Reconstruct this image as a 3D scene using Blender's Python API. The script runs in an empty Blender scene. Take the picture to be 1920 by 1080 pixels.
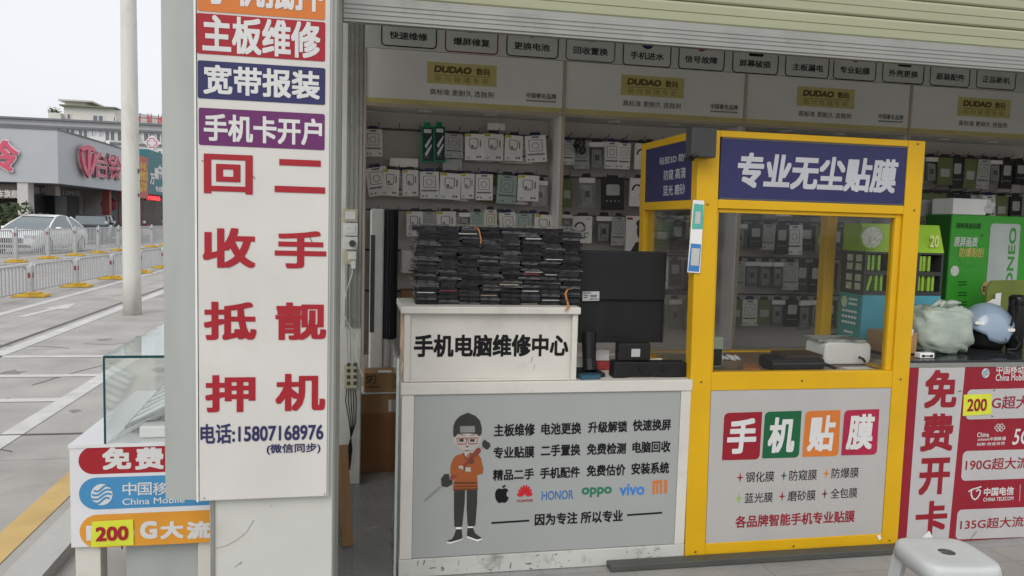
import bpy, bmesh, math, random
from mathutils import Vector, Matrix
R = math.radians
random.seed(7)
scene = bpy.context.scene
col = scene.collection

# ---------------------------------------------------------------- camera, world, sun, exposure
F_PX = 1478.0                                   # focal length in pixels of the 1920 wide photograph
YAW, PITCH, ROLL, CAM_H = R(11.3), R(4.76), R(1.57), 1.5
fw = Vector((math.sin(YAW)*math.cos(PITCH), math.cos(YAW)*math.cos(PITCH), -math.sin(PITCH)))
rt0 = Vector((math.cos(YAW), -math.sin(YAW), 0)); up0 = rt0.cross(fw)
rt = rt0*math.cos(ROLL) + up0*math.sin(ROLL); up = up0*math.cos(ROLL) - rt0*math.sin(ROLL)
CAM = Vector((0, 0, CAM_H))
cd = bpy.data.cameras.new('camera'); cam = bpy.data.objects.new('camera', cd); col.objects.link(cam)
cam.matrix_world = Matrix(((rt.x, up.x, -fw.x, CAM.x), (rt.y, up.y, -fw.y, CAM.y), (rt.z, up.z, -fw.z, CAM.z), (0, 0, 0, 1)))
cd.sensor_width = 36; cd.lens = 36*F_PX/1920; cd.clip_start = 0.05; cd.clip_end = 2000
scene.camera = cam

SUN_EL, SUN_AZ = R(42), R(-150)                 # azimuth from +Y towards +X: the veiled sun is behind the camera, to its left
w = bpy.data.worlds.new('World'); scene.world = w; w.use_nodes = True
nt = w.node_tree; nt.nodes.clear()
sky = nt.nodes.new('ShaderNodeTexSky'); sky.sky_type = 'NISHITA'; sky.sun_disc = False
sky.sun_elevation = SUN_EL; sky.sun_rotation = SUN_AZ
sky.air_density = 1.0; sky.dust_density = 4.0; sky.ozone_density = 1.0
hs = nt.nodes.new('ShaderNodeHueSaturation'); hs.inputs['Saturation'].default_value = 0.16
mx = nt.nodes.new('ShaderNodeMix'); mx.data_type = 'RGBA'; mx.inputs[0].default_value = 0.6
mx.inputs[7].default_value = (9.4, 9.6, 10.05, 1)    # an even layer of cloud over the sky
bg = nt.nodes.new('ShaderNodeBackground'); bg.inputs['Strength'].default_value = 0.1
wo = nt.nodes.new('ShaderNodeOutputWorld')
nt.links.new(sky.outputs[0], hs.inputs['Color']); nt.links.new(hs.outputs[0], mx.inputs[6])
nt.links.new(mx.outputs[2], bg.inputs['Color']); nt.links.new(bg.outputs[0], wo.inputs[0])
sl = bpy.data.lights.new('sun', 'SUN'); sl.energy = 0.8; sl.angle = R(40); sl.color = (1, .95, .87)
so = bpy.data.objects.new('sun', sl); col.objects.link(so)
sd = Vector((math.sin(SUN_AZ)*math.cos(SUN_EL), math.cos(SUN_AZ)*math.cos(SUN_EL), math.sin(SUN_EL)))
so.rotation_euler = sd.to_track_quat('Z', 'Y').to_euler(); so.location = (-6, 4, 12)
scene.view_settings.view_transform = 'Standard'; scene.view_settings.look = 'None'
scene.view_settings.exposure = 0.35; scene.view_settings.gamma = 1.0
scene.render.engine = 'CYCLES'
scene.cycles.use_denoising = True
scene.cycles.max_bounces = 14; scene.cycles.diffuse_bounces = 10; scene.cycles.transparent_max_bounces = 16
scene.cycles.sample_clamp_indirect = 6

# ---------------------------------------------------------------- materials
MATS = {}
def lin(c):
    return tuple(((v/255)/12.92 if v/255 <= .04045 else ((v/255+.055)/1.055)**2.4) for v in c)
def mat(name, c, rough=.5, var=.08, scale=6, bump=0, bscale=40, metal=0, dirt=0, dcol=(.06,.05,.04), dscale=3, spec=.28, coat=0, emit=0, stretch=None):
    if name in MATS: return MATS[name]
    m = bpy.data.materials.new(name); m.use_nodes = True; MATS[name] = m
    n = m.node_tree.nodes; l = m.node_tree.links; b = n['Principled BSDF']
    b.inputs['Roughness'].default_value = rough; b.inputs['Metallic'].default_value = metal
    b.inputs['Specular IOR Level'].default_value = spec; b.inputs['Coat Weight'].default_value = coat
    tc = n.new('ShaderNodeTexCoord'); src = tc.outputs['Object']
    if stretch:
        mp = n.new('ShaderNodeMapping'); mp.inputs['Scale'].default_value = stretch
        l.new(src, mp.inputs[0]); src = mp.outputs[0]
    nz = n.new('ShaderNodeTexNoise'); nz.inputs['Scale'].default_value = scale; nz.inputs['Detail'].default_value = 5
    l.new(src, nz.inputs['Vector'])
    r = n.new('ShaderNodeMapRange'); r.inputs[1].default_value = .3; r.inputs[2].default_value = .7
    r.inputs[3].default_value = 1-var; r.inputs[4].default_value = 1+var; l.new(nz.outputs[0], r.inputs[0])
    mul = n.new('ShaderNodeVectorMath'); mul.operation = 'SCALE'; mul.inputs[0].default_value = c[:3]
    l.new(r.outputs[0], mul.inputs['Scale']); out = mul.outputs[0]
    if dirt:
        dn = n.new('ShaderNodeTexNoise'); dn.inputs['Scale'].default_value = dscale; dn.inputs['Detail'].default_value = 9
        dn.inputs['Roughness'].default_value = .7; l.new(src, dn.inputs['Vector'])
        dr = n.new('ShaderNodeMapRange'); dr.inputs[1].default_value = .54; dr.inputs[2].default_value = .74
        dr.inputs[3].default_value = 0; dr.inputs[4].default_value = dirt; l.new(dn.outputs[0], dr.inputs[0])
        mm = n.new('ShaderNodeMix'); mm.data_type = 'RGBA'; l.new(dr.outputs[0], mm.inputs[0])
        l.new(out, mm.inputs[6]); mm.inputs[7].default_value = (*dcol, 1); out = mm.outputs[2]
    l.new(out, b.inputs['Base Color'])
    rr = n.new('ShaderNodeMapRange'); rr.inputs[1].default_value = .3; rr.inputs[2].default_value = .7
    rr.inputs[3].default_value = max(0, rough-.07); rr.inputs[4].default_value = min(1, rough+.09)
    l.new(nz.outputs[0], rr.inputs[0]); l.new(rr.outputs[0], b.inputs['Roughness'])
    if bump:
        bn = n.new('ShaderNodeTexNoise'); bn.inputs['Scale'].default_value = bscale; bn.inputs['Detail'].default_value = 4
        l.new(src, bn.inputs['Vector'])
        bu = n.new('ShaderNodeBump'); bu.inputs['Strength'].default_value = bump; bu.inputs['Distance'].default_value = .01
        l.new(bn.outputs[0], bu.inputs['Height']); l.new(bu.outputs[0], b.inputs['Normal'])
    if emit:
        l.new(out, b.inputs['Emission Color']); b.inputs['Emission Strength'].default_value = emit
    return m
def glass(name, tint=(.93, .97, .95), rough=.02, refl=1.0, k=.6):
    m = bpy.data.materials.new(name); m.use_nodes = True; MATS[name] = m
    n = m.node_tree.nodes; l = m.node_tree.links; n.clear()
    o = n.new('ShaderNodeOutputMaterial'); t = n.new('ShaderNodeBsdfTransparent'); t.inputs[0].default_value = (*tint, 1)
    g = n.new('ShaderNodeBsdfGlossy'); g.inputs['Roughness'].default_value = rough; g.inputs[0].default_value = (refl, refl, refl, 1)
    fr = n.new('ShaderNodeFresnel'); fr.inputs[0].default_value = 1.45
    ml = n.new('ShaderNodeMath'); ml.operation = 'MULTIPLY'; ml.inputs[1].default_value = k; l.new(fr.outputs[0], ml.inputs[0])
    mxs = n.new('ShaderNodeMixShader')
    l.new(ml.outputs[0], mxs.inputs[0]); l.new(t.outputs[0], mxs.inputs[1]); l.new(g.outputs[0], mxs.inputs[2]); l.new(mxs.outputs[0], o.inputs[0])
    return m

# ---------------------------------------------------------------- mesh and placing helpers
class Pl:
    """an upright plane of the place: F faces the camera (-Y), S faces +X, L faces -X; u runs to the viewer's right, v is height"""
    def __init__(s, kind, c): s.k = kind; s.c = c
    def p(s, u, v, d=0.0):
        if s.k == 'F': return (u, s.c-d, v)
        if s.k == 'S': return (s.c+d, u, v)
        return (s.c-d, -u, v)
    def px(s, x, y):                      # where the sight line through a photo point meets this plane
        r = fw + rt*((x-960)/F_PX) - up*((y-540)/F_PX)
        if s.k == 'F': q = CAM + r*((s.c-CAM.y)/r.y); return (q.x, q.z)
        q = CAM + r*((s.c-CAM.x)/r.x)
        return (q.y, q.z) if s.k == 'S' else (-q.y, q.z)
def gnd(x, y, z=0.0):
    r = fw + rt*((x-960)/F_PX) - up*((y-540)/F_PX)
    q = CAM + r*((z-CAM.z)/r.z); return (q.x, q.y)

HS = .00003
class MB:
    def __init__(s): s.v = []; s.f = []
    def face(s, pts): i = len(s.v); s.v += [tuple(p) for p in pts]; s.f.append(tuple(range(i, i+len(pts)))); return s
    def box(s, x0, x1, y0, y1, z0, z1):
        i = len(s.v)
        s.v += [(x0,y0,z0),(x1,y0,z0),(x1,y1,z0),(x0,y1,z0),(x0,y0,z1),(x1,y0,z1),(x1,y1,z1),(x0,y1,z1)]
        s.f += [tuple(i+k for k in q) for q in ((3,2,1,0),(4,5,6,7),(0,1,5,4),(1,2,6,5),(2,3,7,6),(3,0,4,7))]; return s
    def obox(s, c, sx, sy, sz, rot=(0,0,0)):
        from mathutils import Euler
        M = Euler(rot).to_matrix(); i0 = len(s.v)
        s.box(-sx/2, sx/2, -sy/2, sy/2, -sz/2, sz/2)
        for k in range(i0, len(s.v)): s.v[k] = tuple(M @ Vector(s.v[k]) + Vector(c))
        return s
    def tube(s, pts, r, n=8, cap=True):
        pts = [Vector(p) for p in pts]; rs = r if isinstance(r, (list, tuple)) else [r]*len(pts)
        i0 = len(s.v); t0 = (pts[1]-pts[0]).normalized()
        a = Vector((0,0,1)) if abs(t0.z) < .9 else Vector((1,0,0))
        for k, p in enumerate(pts):
            t = (pts[min(k+1, len(pts)-1)] - pts[max(k-1, 0)]).normalized()
            x = a.cross(t).normalized(); y = t.cross(x); a = y if abs(t.z) > .9 or True else a
            for j in range(n):
                q = p + (x*math.cos(2*math.pi*j/n) + y*math.sin(2*math.pi*j/n))*rs[k]; s.v.append(tuple(q))
        for k in range(len(pts)-1):
            for j in range(n):
                b = i0+k*n; s.f.append((b+j, b+(j+1)%n, b+n+(j+1)%n, b+n+j))
        if cap:
            s.f.append(tuple(i0+j for j in reversed(range(n)))); s.f.append(tuple(i0+(len(pts)-1)*n+j for j in range(n)))
        return s
    def lathe(s, cx, cy, prof, n=24):
        i0 = len(s.v)
        for r, z in prof:
            for j in range(n): s.v.append((cx+r*math.cos(2*math.pi*j/n), cy+r*math.sin(2*math.pi*j/n), z))
        for k in range(len(prof)-1):
            for j in range(n): b = i0+k*n; s.f.append((b+j, b+(j+1)%n, b+n+(j+1)%n, b+n+j))
        s.f.append(tuple(i0+j for j in reversed(range(n)))); s.f.append(tuple(i0+(len(prof)-1)*n+j for j in range(n)))
        return s
    def prism(s, pl, pts, d0, d1):        # outline on an upright plane, from depth d0 out to d1
        n = len(pts); i = len(s.v)
        s.v += [pl.p(u, v, d0) for u, v in pts] + [pl.p(u, v, d1) for u, v in pts]
        s.f.append(tuple(i+k for k in reversed(range(n)))); s.f.append(tuple(i+n+k for k in range(n)))
        for k in range(n): s.f.append((i+k, i+(k+1)%n, i+n+(k+1)%n, i+n+k))
        return s
    def poly(s, pl, pts, d): return s.face([pl.p(u, v, d) for u, v in pts])
    def stroke(s, pl, pts, wd, d, closed=False):
        pts = [Vector(p) for p in pts]; n = len(pts); L = []; Rr = []
        for k in range(n):
            a = pts[k-1] if (k or closed) else pts[k]; b = pts[(k+1) % n] if (k < n-1 or closed) else pts[k]
            t = (b-a); t = t.normalized() if t.length > 1e-9 else Vector((1, 0)); nn = Vector((-t.y, t.x))*wd/2
            L.append(pts[k]+nn); Rr.append(pts[k]-nn)
        for k in range(n if closed else n-1):
            j = (k+1) % n; s.face([pl.p(*L[k], d), pl.p(*Rr[k], d), pl.p(*Rr[j], d), pl.p(*L[j], d)])
        return s
    def text(s, pl, body, a, b, d, bold=.02, shear=0, rot=0, space=1.0):
        v, f = glyphs(body, bold, shear, space)
        if rot == 90: v = [(-y, x, h) for x, y, h in v]
        xs = [p[0] for p in v]; ys = [p[1] for p in v]
        sx = (b[0]-a[0])/(max(xs)-min(xs)); sy = (b[1]-a[1])/max(1e-6, max(ys)-min(ys)); i = len(s.v); mx_, my_ = min(xs), min(ys)
        s.v += [pl.p(a[0]+(x-mx_)*sx, a[1]+(y-my_)*sy, d+h*HS) for x, y, h in v]; s.f += [tuple(i+k for k in q) for q in f]
        return s
    def build(s, name, m, parent=None, bevel=0, smooth=False, seg=2):
        me = bpy.data.meshes.new(name); me.from_pydata(s.v, [], s.f); me.materials.append(m)
        o = bpy.data.objects.new(name, me); col.objects.link(o)
        if smooth:
            for p in me.polygons: p.use_smooth = True
        if bevel:
            bm = bmesh.new(); bm.from_mesh(me); bmesh.ops.remove_doubles(bm, verts=bm.verts, dist=1e-5); bm.to_mesh(me); bm.free()
            bv = o.modifiers.new('bevel', 'BEVEL'); bv.width = bevel; bv.segments = seg; bv.limit_method = 'ANGLE'; bv.harden_normals = False
        if parent is not None: put(o, parent)
        return o
def root_loc(o):
    l = Vector(o.location)
    while o.parent: o = o.parent; l += Vector(o.location)
    return l
def put(o, parent):
    o.parent = parent; o.matrix_parent_inverse = Matrix.Translation(-root_loc(parent)) if parent.type == 'EMPTY' else Matrix.Identity(4)
def tag(o, label=None, cat=None, group=None, kind=None):
    if label: o['label'] = label
    if cat: o['category'] = cat
    if group: o['group'] = group
    if kind: o['kind'] = kind
    return o
def thing(name, label, cat, loc=(0,0,0), group=None):
    o = bpy.data.objects.new(name, None); col.objects.link(o); o.location = loc; o.empty_display_size = .1
    return tag(o, label, cat, group)
def dup(o, loc=None, rot=None, label=None, group=None):
    def cp(a, par):
        c = a.copy(); col.objects.link(c)
        if par is not None: c.parent = par; c.matrix_parent_inverse = a.matrix_parent_inverse.copy()
        for ch in list(KIDS.get(a.name, [])): cp(ch, c)
        return c
    global KIDS
    KIDS = {}
    def walk(a):
        KIDS[a.name] = list(a.children)
        for ch in a.children: walk(ch)
    walk(o); r = cp(o, None)
    if loc is not None: r.location = loc
    if rot is not None: r.rotation_euler = rot
    if label: r['label'] = label
    if group: r['group'] = group
    return r
_fc = bpy.data.curves.new('lettering_source', 'FONT'); _fo = bpy.data.objects.new('lettering_source', _fc); col.objects.link(_fo)
_fc.resolution_u = 3; _fc.fill_mode = 'FRONT'; _GC = {}
def glyphs(body, bold, shear, space):
    k = (body, bold, shear, space)
    if k not in _GC:
        _fc.body = body; _fc.shear = shear; _fc.space_character = space
        bpy.context.view_layer.update()
        me = bpy.data.meshes.new_from_object(_fo.evaluated_get(bpy.context.evaluated_depsgraph_get()))
        V0 = [(v.co.x, v.co.y) for v in me.vertices]; F0 = [tuple(p.vertices) for p in me.polygons]; bpy.data.meshes.remove(me)
        V = [(x, y, 0) for x, y in V0]; Fs = list(F0)
        if bold > .003:                             # a heavier stroke: the same glyph laid over itself in a small square ring
            for j in range(8):
                i = len(V); dx, dy = bold*(-1,0,1,1,1,0,-1,-1)[j], bold*(-1,-1,-1,0,1,1,1,0)[j]
                V += [(x+dx, y+dy, j+1) for x, y in V0]; Fs += [tuple(i+q for q in f) for f in F0]
        _GC[k] = (V, Fs)
    return _GC[k]
def zc(ox, oy, s): return lambda x, y: (ox+x/s, oy+y/s)      # a point of an enlarged crop back to photo pixels
def rrect(u0, v0, u1, v1, r, n=5):
    P = []
    for cx, cy, a0 in ((u1-r, v0+r, -90), (u1-r, v1-r, 0), (u0+r, v1-r, 90), (u0+r, v0+r, 180)):
        for k in range(n+1): a = R(a0+90*k/n); P.append((cx+r*math.cos(a), cy+r*math.sin(a)))
    return P
def ell(cx, cy, rx, ry, n=20, a0=0, a1=360):
    return [(cx+rx*math.cos(R(a0+(a1-a0)*k/n)), cy+ry*math.sin(R(a0+(a1-a0)*k/n))) for k in range(n if a1-a0 == 360 else n+1)]
def lettering(pl, body, a, b, m, parent, d=.0025, bold=.02, shear=0, rot=0, space=1.0, name='lettering'):
    """print a line of writing between photo points a (lower left) and b (upper right) of plane pl"""
    return MB().text(pl, body, pl.px(*a), pl.px(*b), d, bold, shear, rot, space).build(name, m, parent)

# ---------------------------------------------------------------- the materials of the place
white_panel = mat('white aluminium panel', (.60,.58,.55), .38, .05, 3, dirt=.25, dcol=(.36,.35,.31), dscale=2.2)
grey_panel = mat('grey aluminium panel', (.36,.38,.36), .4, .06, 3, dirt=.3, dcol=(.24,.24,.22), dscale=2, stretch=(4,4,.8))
alu = mat('aluminium extrusion', (.32,.32,.295), .34, .06, 8, metal=.55, dirt=.4, dcol=(.16,.15,.12), dscale=5)
dark_alu = mat('dark weathered aluminium', (.20,.20,.18), .45, .12, 8, metal=.5)
cream = mat('cream painted slat', (.34,.355,.235), .42, .05, 2, dirt=.3, dcol=(.36,.34,.24), dscale=1.4, stretch=(.6,1,5))
red = mat('red vinyl', (.34,.018,.028), .35, .05); orange = mat('orange vinyl', (.58,.17,.035), .35, .05)
navy = mat('navy vinyl', (.03,.03,.105), .38, .06, 3); purple = mat('purple vinyl', (.13,.025,.12), .38, .05)
blue = mat('sky blue vinyl', (.05,.25,.55), .35, .05); amber = mat('amber vinyl', (.66,.29,.035), .35, .05)
white = mat('white vinyl', (.62,.62,.61), .35, .04); black = mat('black vinyl', (.010,.010,.011), .5, .1, spec=.15)
ink = mat('navy ink', (.03,.03,.10), .4, .05); dkred = mat('dark red vinyl', (.27,.015,.027), .38, .05)
green_v = mat('deep green vinyl', (.012,.11,.045), .38, .05); lime = mat('lime vinyl', (.25,.42,.06), .38, .05)
sticker = mat('yellow green sticker', (.62,.66,.05), .5, .06, 12)
yellow = mat('yellow powder coat', (.64,.37,.008), .42, .05, 4, bump=.04, bscale=160, dirt=.12, dcol=(.4,.22,.03), dscale=3)
counter_w = mat('white counter laminate', (.59,.57,.52), .42, .05, 3, dirt=.35, dcol=(.30,.29,.25), dscale=4)
counter_kick = mat('scuffed white plinth', (.50,.50,.47), .5, .08, 5, dirt=.85, dcol=(.10,.095,.08), dscale=9)
print_grey = mat('pale grey printed board', (.33,.345,.335), .38, .03, 2)
wall_w = mat('grubby white wall paint', (.74,.73,.68), .7, .08, 3, dirt=.4, dcol=(.25,.24,.2), dscale=2.5, bump=.1)
cab_w = mat('white cabinet laminate', (.76,.73,.70), .5, .05, 3)
cab_edge = mat('beige cabinet edging', (.50,.42,.32), .5, .08, 5)
sign_w = mat('white header board', (.78,.77,.74), .45, .05, 2)
sign_y = mat('dull yellow print', (.58,.50,.20), .45, .06, 6)
frieze_g = mat('grey green frieze board', (.64,.65,.62), .5, .05, 3)
dark_txt = mat('dark print', (.035,.034,.034), .45, .1); brown_txt = mat('brown print', (.13,.09,.03), .5, .1)
bk = mat('black plastic', (.011,.011,.012), .48, .12, 10, bump=.03, bscale=200); bk_gloss = mat('glossy black plastic', (.015,.015,.017), .18, .1)
dk_grey = mat('dark grey metal', (.09,.09,.095), .42, .08, 8, metal=.3); chrome = mat('chromed metal', (.7,.7,.7), .15, .05, metal=1)
card = mat('brown cardboard', (.36,.21,.10), .75, .1, 5, bump=.05); card_d = mat('dark brown cardboard', (.27,.13,.055), .75, .1, 5)
paper = mat('white paper', (.75,.75,.74), .6, .05); plastic_w = mat('white plastic', (.80,.80,.78), .4, .05)
wood = mat('bare timber', (.30,.17,.08), .6, .15, 4, stretch=(12,12,1)); desk_wood = mat('desk laminate', (.20,.13,.07), .35, .12, 4, stretch=(1,8,1))
steel_rail = mat('dull steel channel', (.10,.105,.095), .5, .12, 6, metal=.4, dirt=.3)
pane = glass('clear pane', (.95,.96,.955), k=.45); pane_case = glass('greenish display glass', (.98,.993,.988), k=.5); pane_edge = mat('dark green glass edge', (.015,.06,.07), .15, .05)
film = glass('clear packing film', (.86,.87,.87), .12)

# ---------------------------------------------------------------- ground, pavement, floor
def ground_mat(name, c, dc, tile=None, rough=.85, grain=90):
    m = mat(name, c, rough, .16, 1.7, bump=.3, bscale=grain, dirt=.75, dcol=dc, dscale=.75)
    n = m.node_tree.nodes; l = m.node_tree.links; b = n['Principled BSDF']
    if tile:
        br = n.new('ShaderNodeTexBrick'); br.offset = 0; br.inputs['Scale'].default_value = 1
        br.inputs['Brick Width'].default_value = tile[0]; br.inputs['Row Height'].default_value = tile[1]
        br.inputs['Mortar Size'].default_value = tile[2]; br.inputs['Color1'].default_value = (1,1,1,1); br.inputs['Color2'].default_value = (.92,.92,.91,1)
        br.inputs['Mortar'].default_value = (.80,.80,.79,1)
        tc = n.new('ShaderNodeTexCoord'); l.new(tc.outputs['Object'], br.inputs['Vector'])
        src = b.inputs['Base Color'].links[0].from_socket
        mm = n.new('ShaderNodeMix'); mm.data_type = 'RGBA'; mm.blend_type = 'MULTIPLY'; mm.inputs[0].default_value = 1
        l.new(src, mm.inputs[6]); l.new(br.outputs[0], mm.inputs[7]); l.new(mm.outputs[2], b.inputs['Base Color'])
    return m
concrete = ground_mat('worn street concrete', (.385,.37,.35), (.22,.21,.20), (4.2, 5.1, .012))
pave = ground_mat('grey pavement tile', (.30,.295,.28), (.19,.185,.18), (.6, .6, .005), .5, 60)
tile_f = ground_mat('dark polished floor tile', (.27,.27,.265), (.18,.18,.18), (.8, .8, .004), .22, 30)
def struct(name, mb, m): o = mb.build(name, m); o['kind'] = 'structure'; return o
struct('ground', MB().box(-300, 300, -200, 500, -.5, 0), concrete)
struct('pavement', MB().box(-1.36, 12, -3, 3.15, .0005, .004), pave)
struct('shop_floor', MB().box(-.06, 5.2, 3.152, 5.5, .0005, .006), tile_f)
line_w = mat('worn white road paint', (.55,.55,.53), .8, .1, 4, dirt=.9, dcol=(.36,.35,.335), dscale=5)
line_y = mat('worn yellow road paint', (.56,.39,.16), .8, .15, 4, dirt=.8, dcol=(.38,.33,.25), dscale=4)
seam = mat('dark road joint', (.13,.125,.12), .9, .2, 3)
def mark(name, x0, x1, y0, y1, m, z=.004, skew=0):
    struct(name, MB().face([(x0, y0, z), (x1, y0, z), (x1+skew, y1, z), (x0+skew, y1, z)]), m)
mark('yellow_road_line', -1.60, -1.46, 1.5, 9, line_y)
mark('bay_line', -2.30, -2.16, 4.2, 9, line_w); mark('lane_line', -3.66, -3.5, 3, 60, line_w)
for yy in (6.72, 7.72, 8.74): mark('bay_cross_line', -3.6, -2.3, yy-.06, yy+.06, line_w)
mark('kerb_joint', -3.80, -3.745, 2, 60, seam); mark('lane_edge_line', -5.0, -4.86, 3, 70, line_w); mark('far_lane_line', -9.0, -8.85, 8, 90, line_w)
mark('road_joint', -12, -1.45, 5.66, 5.69, seam, .0045)
struct('lane_arrow', MB().face([(-4.62,12.0,.004),(-4.5,12.0,.004),(-4.42,13.1,.004),(-4.52,13.1,.004)]).face([(-4.66,13.0,.0045),(-4.28,13.0,.0045),(-4.44,13.9,.0045)]), line_w)
rc_ = random.Random(21); ck = MB()
for x, y in ((-2.9,4.9),(-3.3,6.1),(-4.4,7.6),(-2.7,7.3),(-4.1,10.2),(-6.8,13.5),(-3.0,9.6),(-1.9,3.6),(-5.1,6.2)):
    a = rc_.uniform(0, 6.3); p = [(x, y)]
    for _ in range(9): a += rc_.uniform(-.5, .5); p.append((p[-1][0]+.16*math.cos(a), p[-1][1]+.22*math.sin(a)))
    for q0, q1 in zip(p[:-1], p[1:]):
        t_ = Vector((q1[0]-q0[0], q1[1]-q0[1])).normalized(); n_ = (-t_.y*.006, t_.x*.006)
        ck.face([(q0[0]+n_[0], q0[1]+n_[1], .003), (q0[0]-n_[0], q0[1]-n_[1], .003), (q1[0]-n_[0], q1[1]-n_[1], .003), (q1[0]+n_[0], q1[1]+n_[1], .003)])
struct('road_cracks', ck, seam)
stn = MB()
for k in range(16):
    x, y, r_ = rc_.uniform(-5, -1.7), rc_.uniform(3.6, 11), rc_.uniform(.03, .12); stn.face([(x+r_*rc_.uniform(.5, 1.2)*math.cos(t*.63), y+1.4*r_*rc_.uniform(.5, 1.2)*math.sin(t*.63), .0022) for t in range(10)])
struct('oil_spots', stn, mat('dark oil spot', (.22,.21,.20), .7, .2, 20))
struct('kerb', MB().box(-1.35, -1.2, -3, 4.2, -.2, .06), mat('pale kerb stone', (.45,.45,.43), .8, .1, 3, dirt=.3, bump=.2))

# ---------------------------------------------------------------- the shop's building shell
shop = thing('shop_building', 'white painted shop unit with open front round the repair counter and yellow booth', 'building', (2.4, 4, 0))
MB().box(-.4, 5.6, 5.56, 5.76, 0, 3.6).build('back_wall', wall_w, shop)
MB().box(-.30, -.296, 3.06, 4.419, .1, 3.54).build('side_window', glass('added daylight pane', (.985,.99,.985), k=.4), shop)  # this and the next pane: unseen glazing added to let daylight in
MB().box(-.30, -.296, 4.64, 5.54, .1, 3.54).build('side_window', MATS['added daylight pane'], shop)
MB().box(-.40, -.09, 4.42, 4.639, 0, 3.54).build('side_wall', wall_w, shop)
MB().box(-.40, -.09, 3.06, 5.559, 3.541, 3.6).build('added_lintel', wall_w, shop)  # wall strips here and below frame the added glazing
MB().box(-.40, -.09, 3.06, 4.419, 0, .099).box(-.40, -.09, 4.64, 5.559, 0, .099).build('added_sill', wall_w, shop)
MB().box(5.3, 5.6, 3.0, 5.56, 0, 3.6).build('side_wall', wall_w, shop)
MB().box(-.09, 5.3, 3.1, 5.559, 3.52, 3.6).build('ceiling', mat('shop ceiling paint', (.80,.80,.78), .8), shop)
MB().box(-.9, 7, 3.02, 5.76, 3.61, 6.4).build('upper_wall', wall_w, shop)
MB().box(-.088, .034, 4.42, 4.62, 0.008, 3.515).build('wall_pier', wall_w, shop)
j = MB()
for x in (-.052, -.028, -.004, .018): j.box(x, x+.012, 4.405, 4.419, .9, 3.04)
j.box(.0345, .040, 4.40, 4.62, .01, 3.04); j.build('conduit_strip', alu, shop)

# ---------------------------------------------------------------- roller shutter
sh = thing('roller_shutter', 'half raised cream roller shutter with pale aluminium bottom rail over the shop front', 'shutter', (1.9, 2.95, 2.2))
prof = []; z = 2.292
sl_ = MB()
Y0 = 2.952
while z < 3.6:                                   # each slat a shallow curve with a rolled lip
    pts = [(0, z), (-.005, z+.006), (-.006, z+.036), (-.002, z+.0375), (-.006, z+.040), (-.0075, z+.068), (-.004, z+.076), (.010, z+.0775), (.010, z+.083)]
    prof += pts; z += .083
for a, b in zip(prof[:-1], prof[1:]):
    sl_.face([(-.052, Y0+a[0], a[1]), (5.3, Y0+a[0], a[1]), (5.3, Y0+b[0], b[1]), (-.052, Y0+b[0], b[1])])
sl_.build('slat_curtain', cream, sh)
b = MB().box(-.052, 5.3, 2.925, 2.965, 2.205, 2.275)
for zz in (2.222, 2.238, 2.254): b.box(-.052, 5.3, 2.922, 2.926, zz, zz+.009)
b.box(-.052, 5.3, 2.93, 2.96, 2.195, 2.206).box(-.052, 5.3, 2.935, 2.955, 2.275, 2.288)
b.build('bottom_rail', alu, sh, .002)
g = MB().box(-.092, -.080, 2.86, 3.05, 0.006, 3.6).box(-.077, -.069, 2.90, 3.05, .006, 3.6).box(-.066, -.054, 2.925, 3.05, .006, 3.6)
g.build('guide_rail', mat('weathered guide rail', (.33,.33,.29), .45, .12, 6, metal=.4, dirt=.4), sh)
MB().box(-.080, -.066, 2.95, 3.04, .007, 3.6).build('guide_brush', dark_alu, sh)
MB().tube([(-.3, 3.25, 3.36), (5.3, 3.25, 3.36)], .13, 14).build('shutter_barrel', dark_alu, sh)

# ---------------------------------------------------------------- pillar and its light box
pil = thing('shop_pillar', 'square white clad pillar below the tall red lettered sign box', 'pillar', (-.26, 2.8, 0))
MB().box(-.455, -.066, 2.625, 3.0, .004, 3.6).build('cladding', mat('scuffed white cladding', (.53,.535,.50), .4, .05, 3, dirt=.3, dcol=(.33,.32,.27), dscale=3), pil, .004)
MB().box(-.452, -.440, 2.618, 2.624, .004, .62).build('corner_trim', alu, pil)
s = MB(); scr = mat('scratch mark', (.22,.21,.19), .7)
PF = Pl('F', 2.6246)
for pts in ([(476,975),(462,998),(445,1012),(425,1023),(405,1028)], [(440,1064),(447,1058),(452,1054)], [(449,1058),(455,1053)], [(510,947),(509,951)]):
    s.stroke(PF, [PF.px(*p) for p in pts], .0016, .0008)
s.build('scratch', scr, pil)
sg = thing('pillar_sign', 'tall white sign box with red and purple phone service lettering on the pillar', 'sign', (-.3, 2.6, 1.6))
SF = Pl('F', 2.6); zb = .583
c0 = (-.084, 2.6); c1 = (-.482, 2.6); c2 = (-.590, 2.632); c3 = (-.590, 3.0); c4 = (-.084, 3.0)
m_ = MB(); m_.box(-.482, -.084, 2.6, 2.622, zb, 3.7); m_.build('face_panel', white_panel, sg, .003)
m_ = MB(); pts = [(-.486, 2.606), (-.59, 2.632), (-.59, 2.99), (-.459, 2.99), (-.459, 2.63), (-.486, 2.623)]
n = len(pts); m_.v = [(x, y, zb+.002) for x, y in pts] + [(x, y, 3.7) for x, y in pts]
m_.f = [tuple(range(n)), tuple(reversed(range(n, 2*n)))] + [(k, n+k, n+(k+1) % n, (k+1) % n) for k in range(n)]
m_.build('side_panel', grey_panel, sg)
MB().box(-.4895, -.4835, 2.5965, 2.604, zb-.001, 3.7).build('edge_trim', mat('pale trim', (.72,.72,.70), .35), sg)
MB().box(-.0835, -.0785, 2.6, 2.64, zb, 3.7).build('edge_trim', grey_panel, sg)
sc_ = MB()
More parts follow.
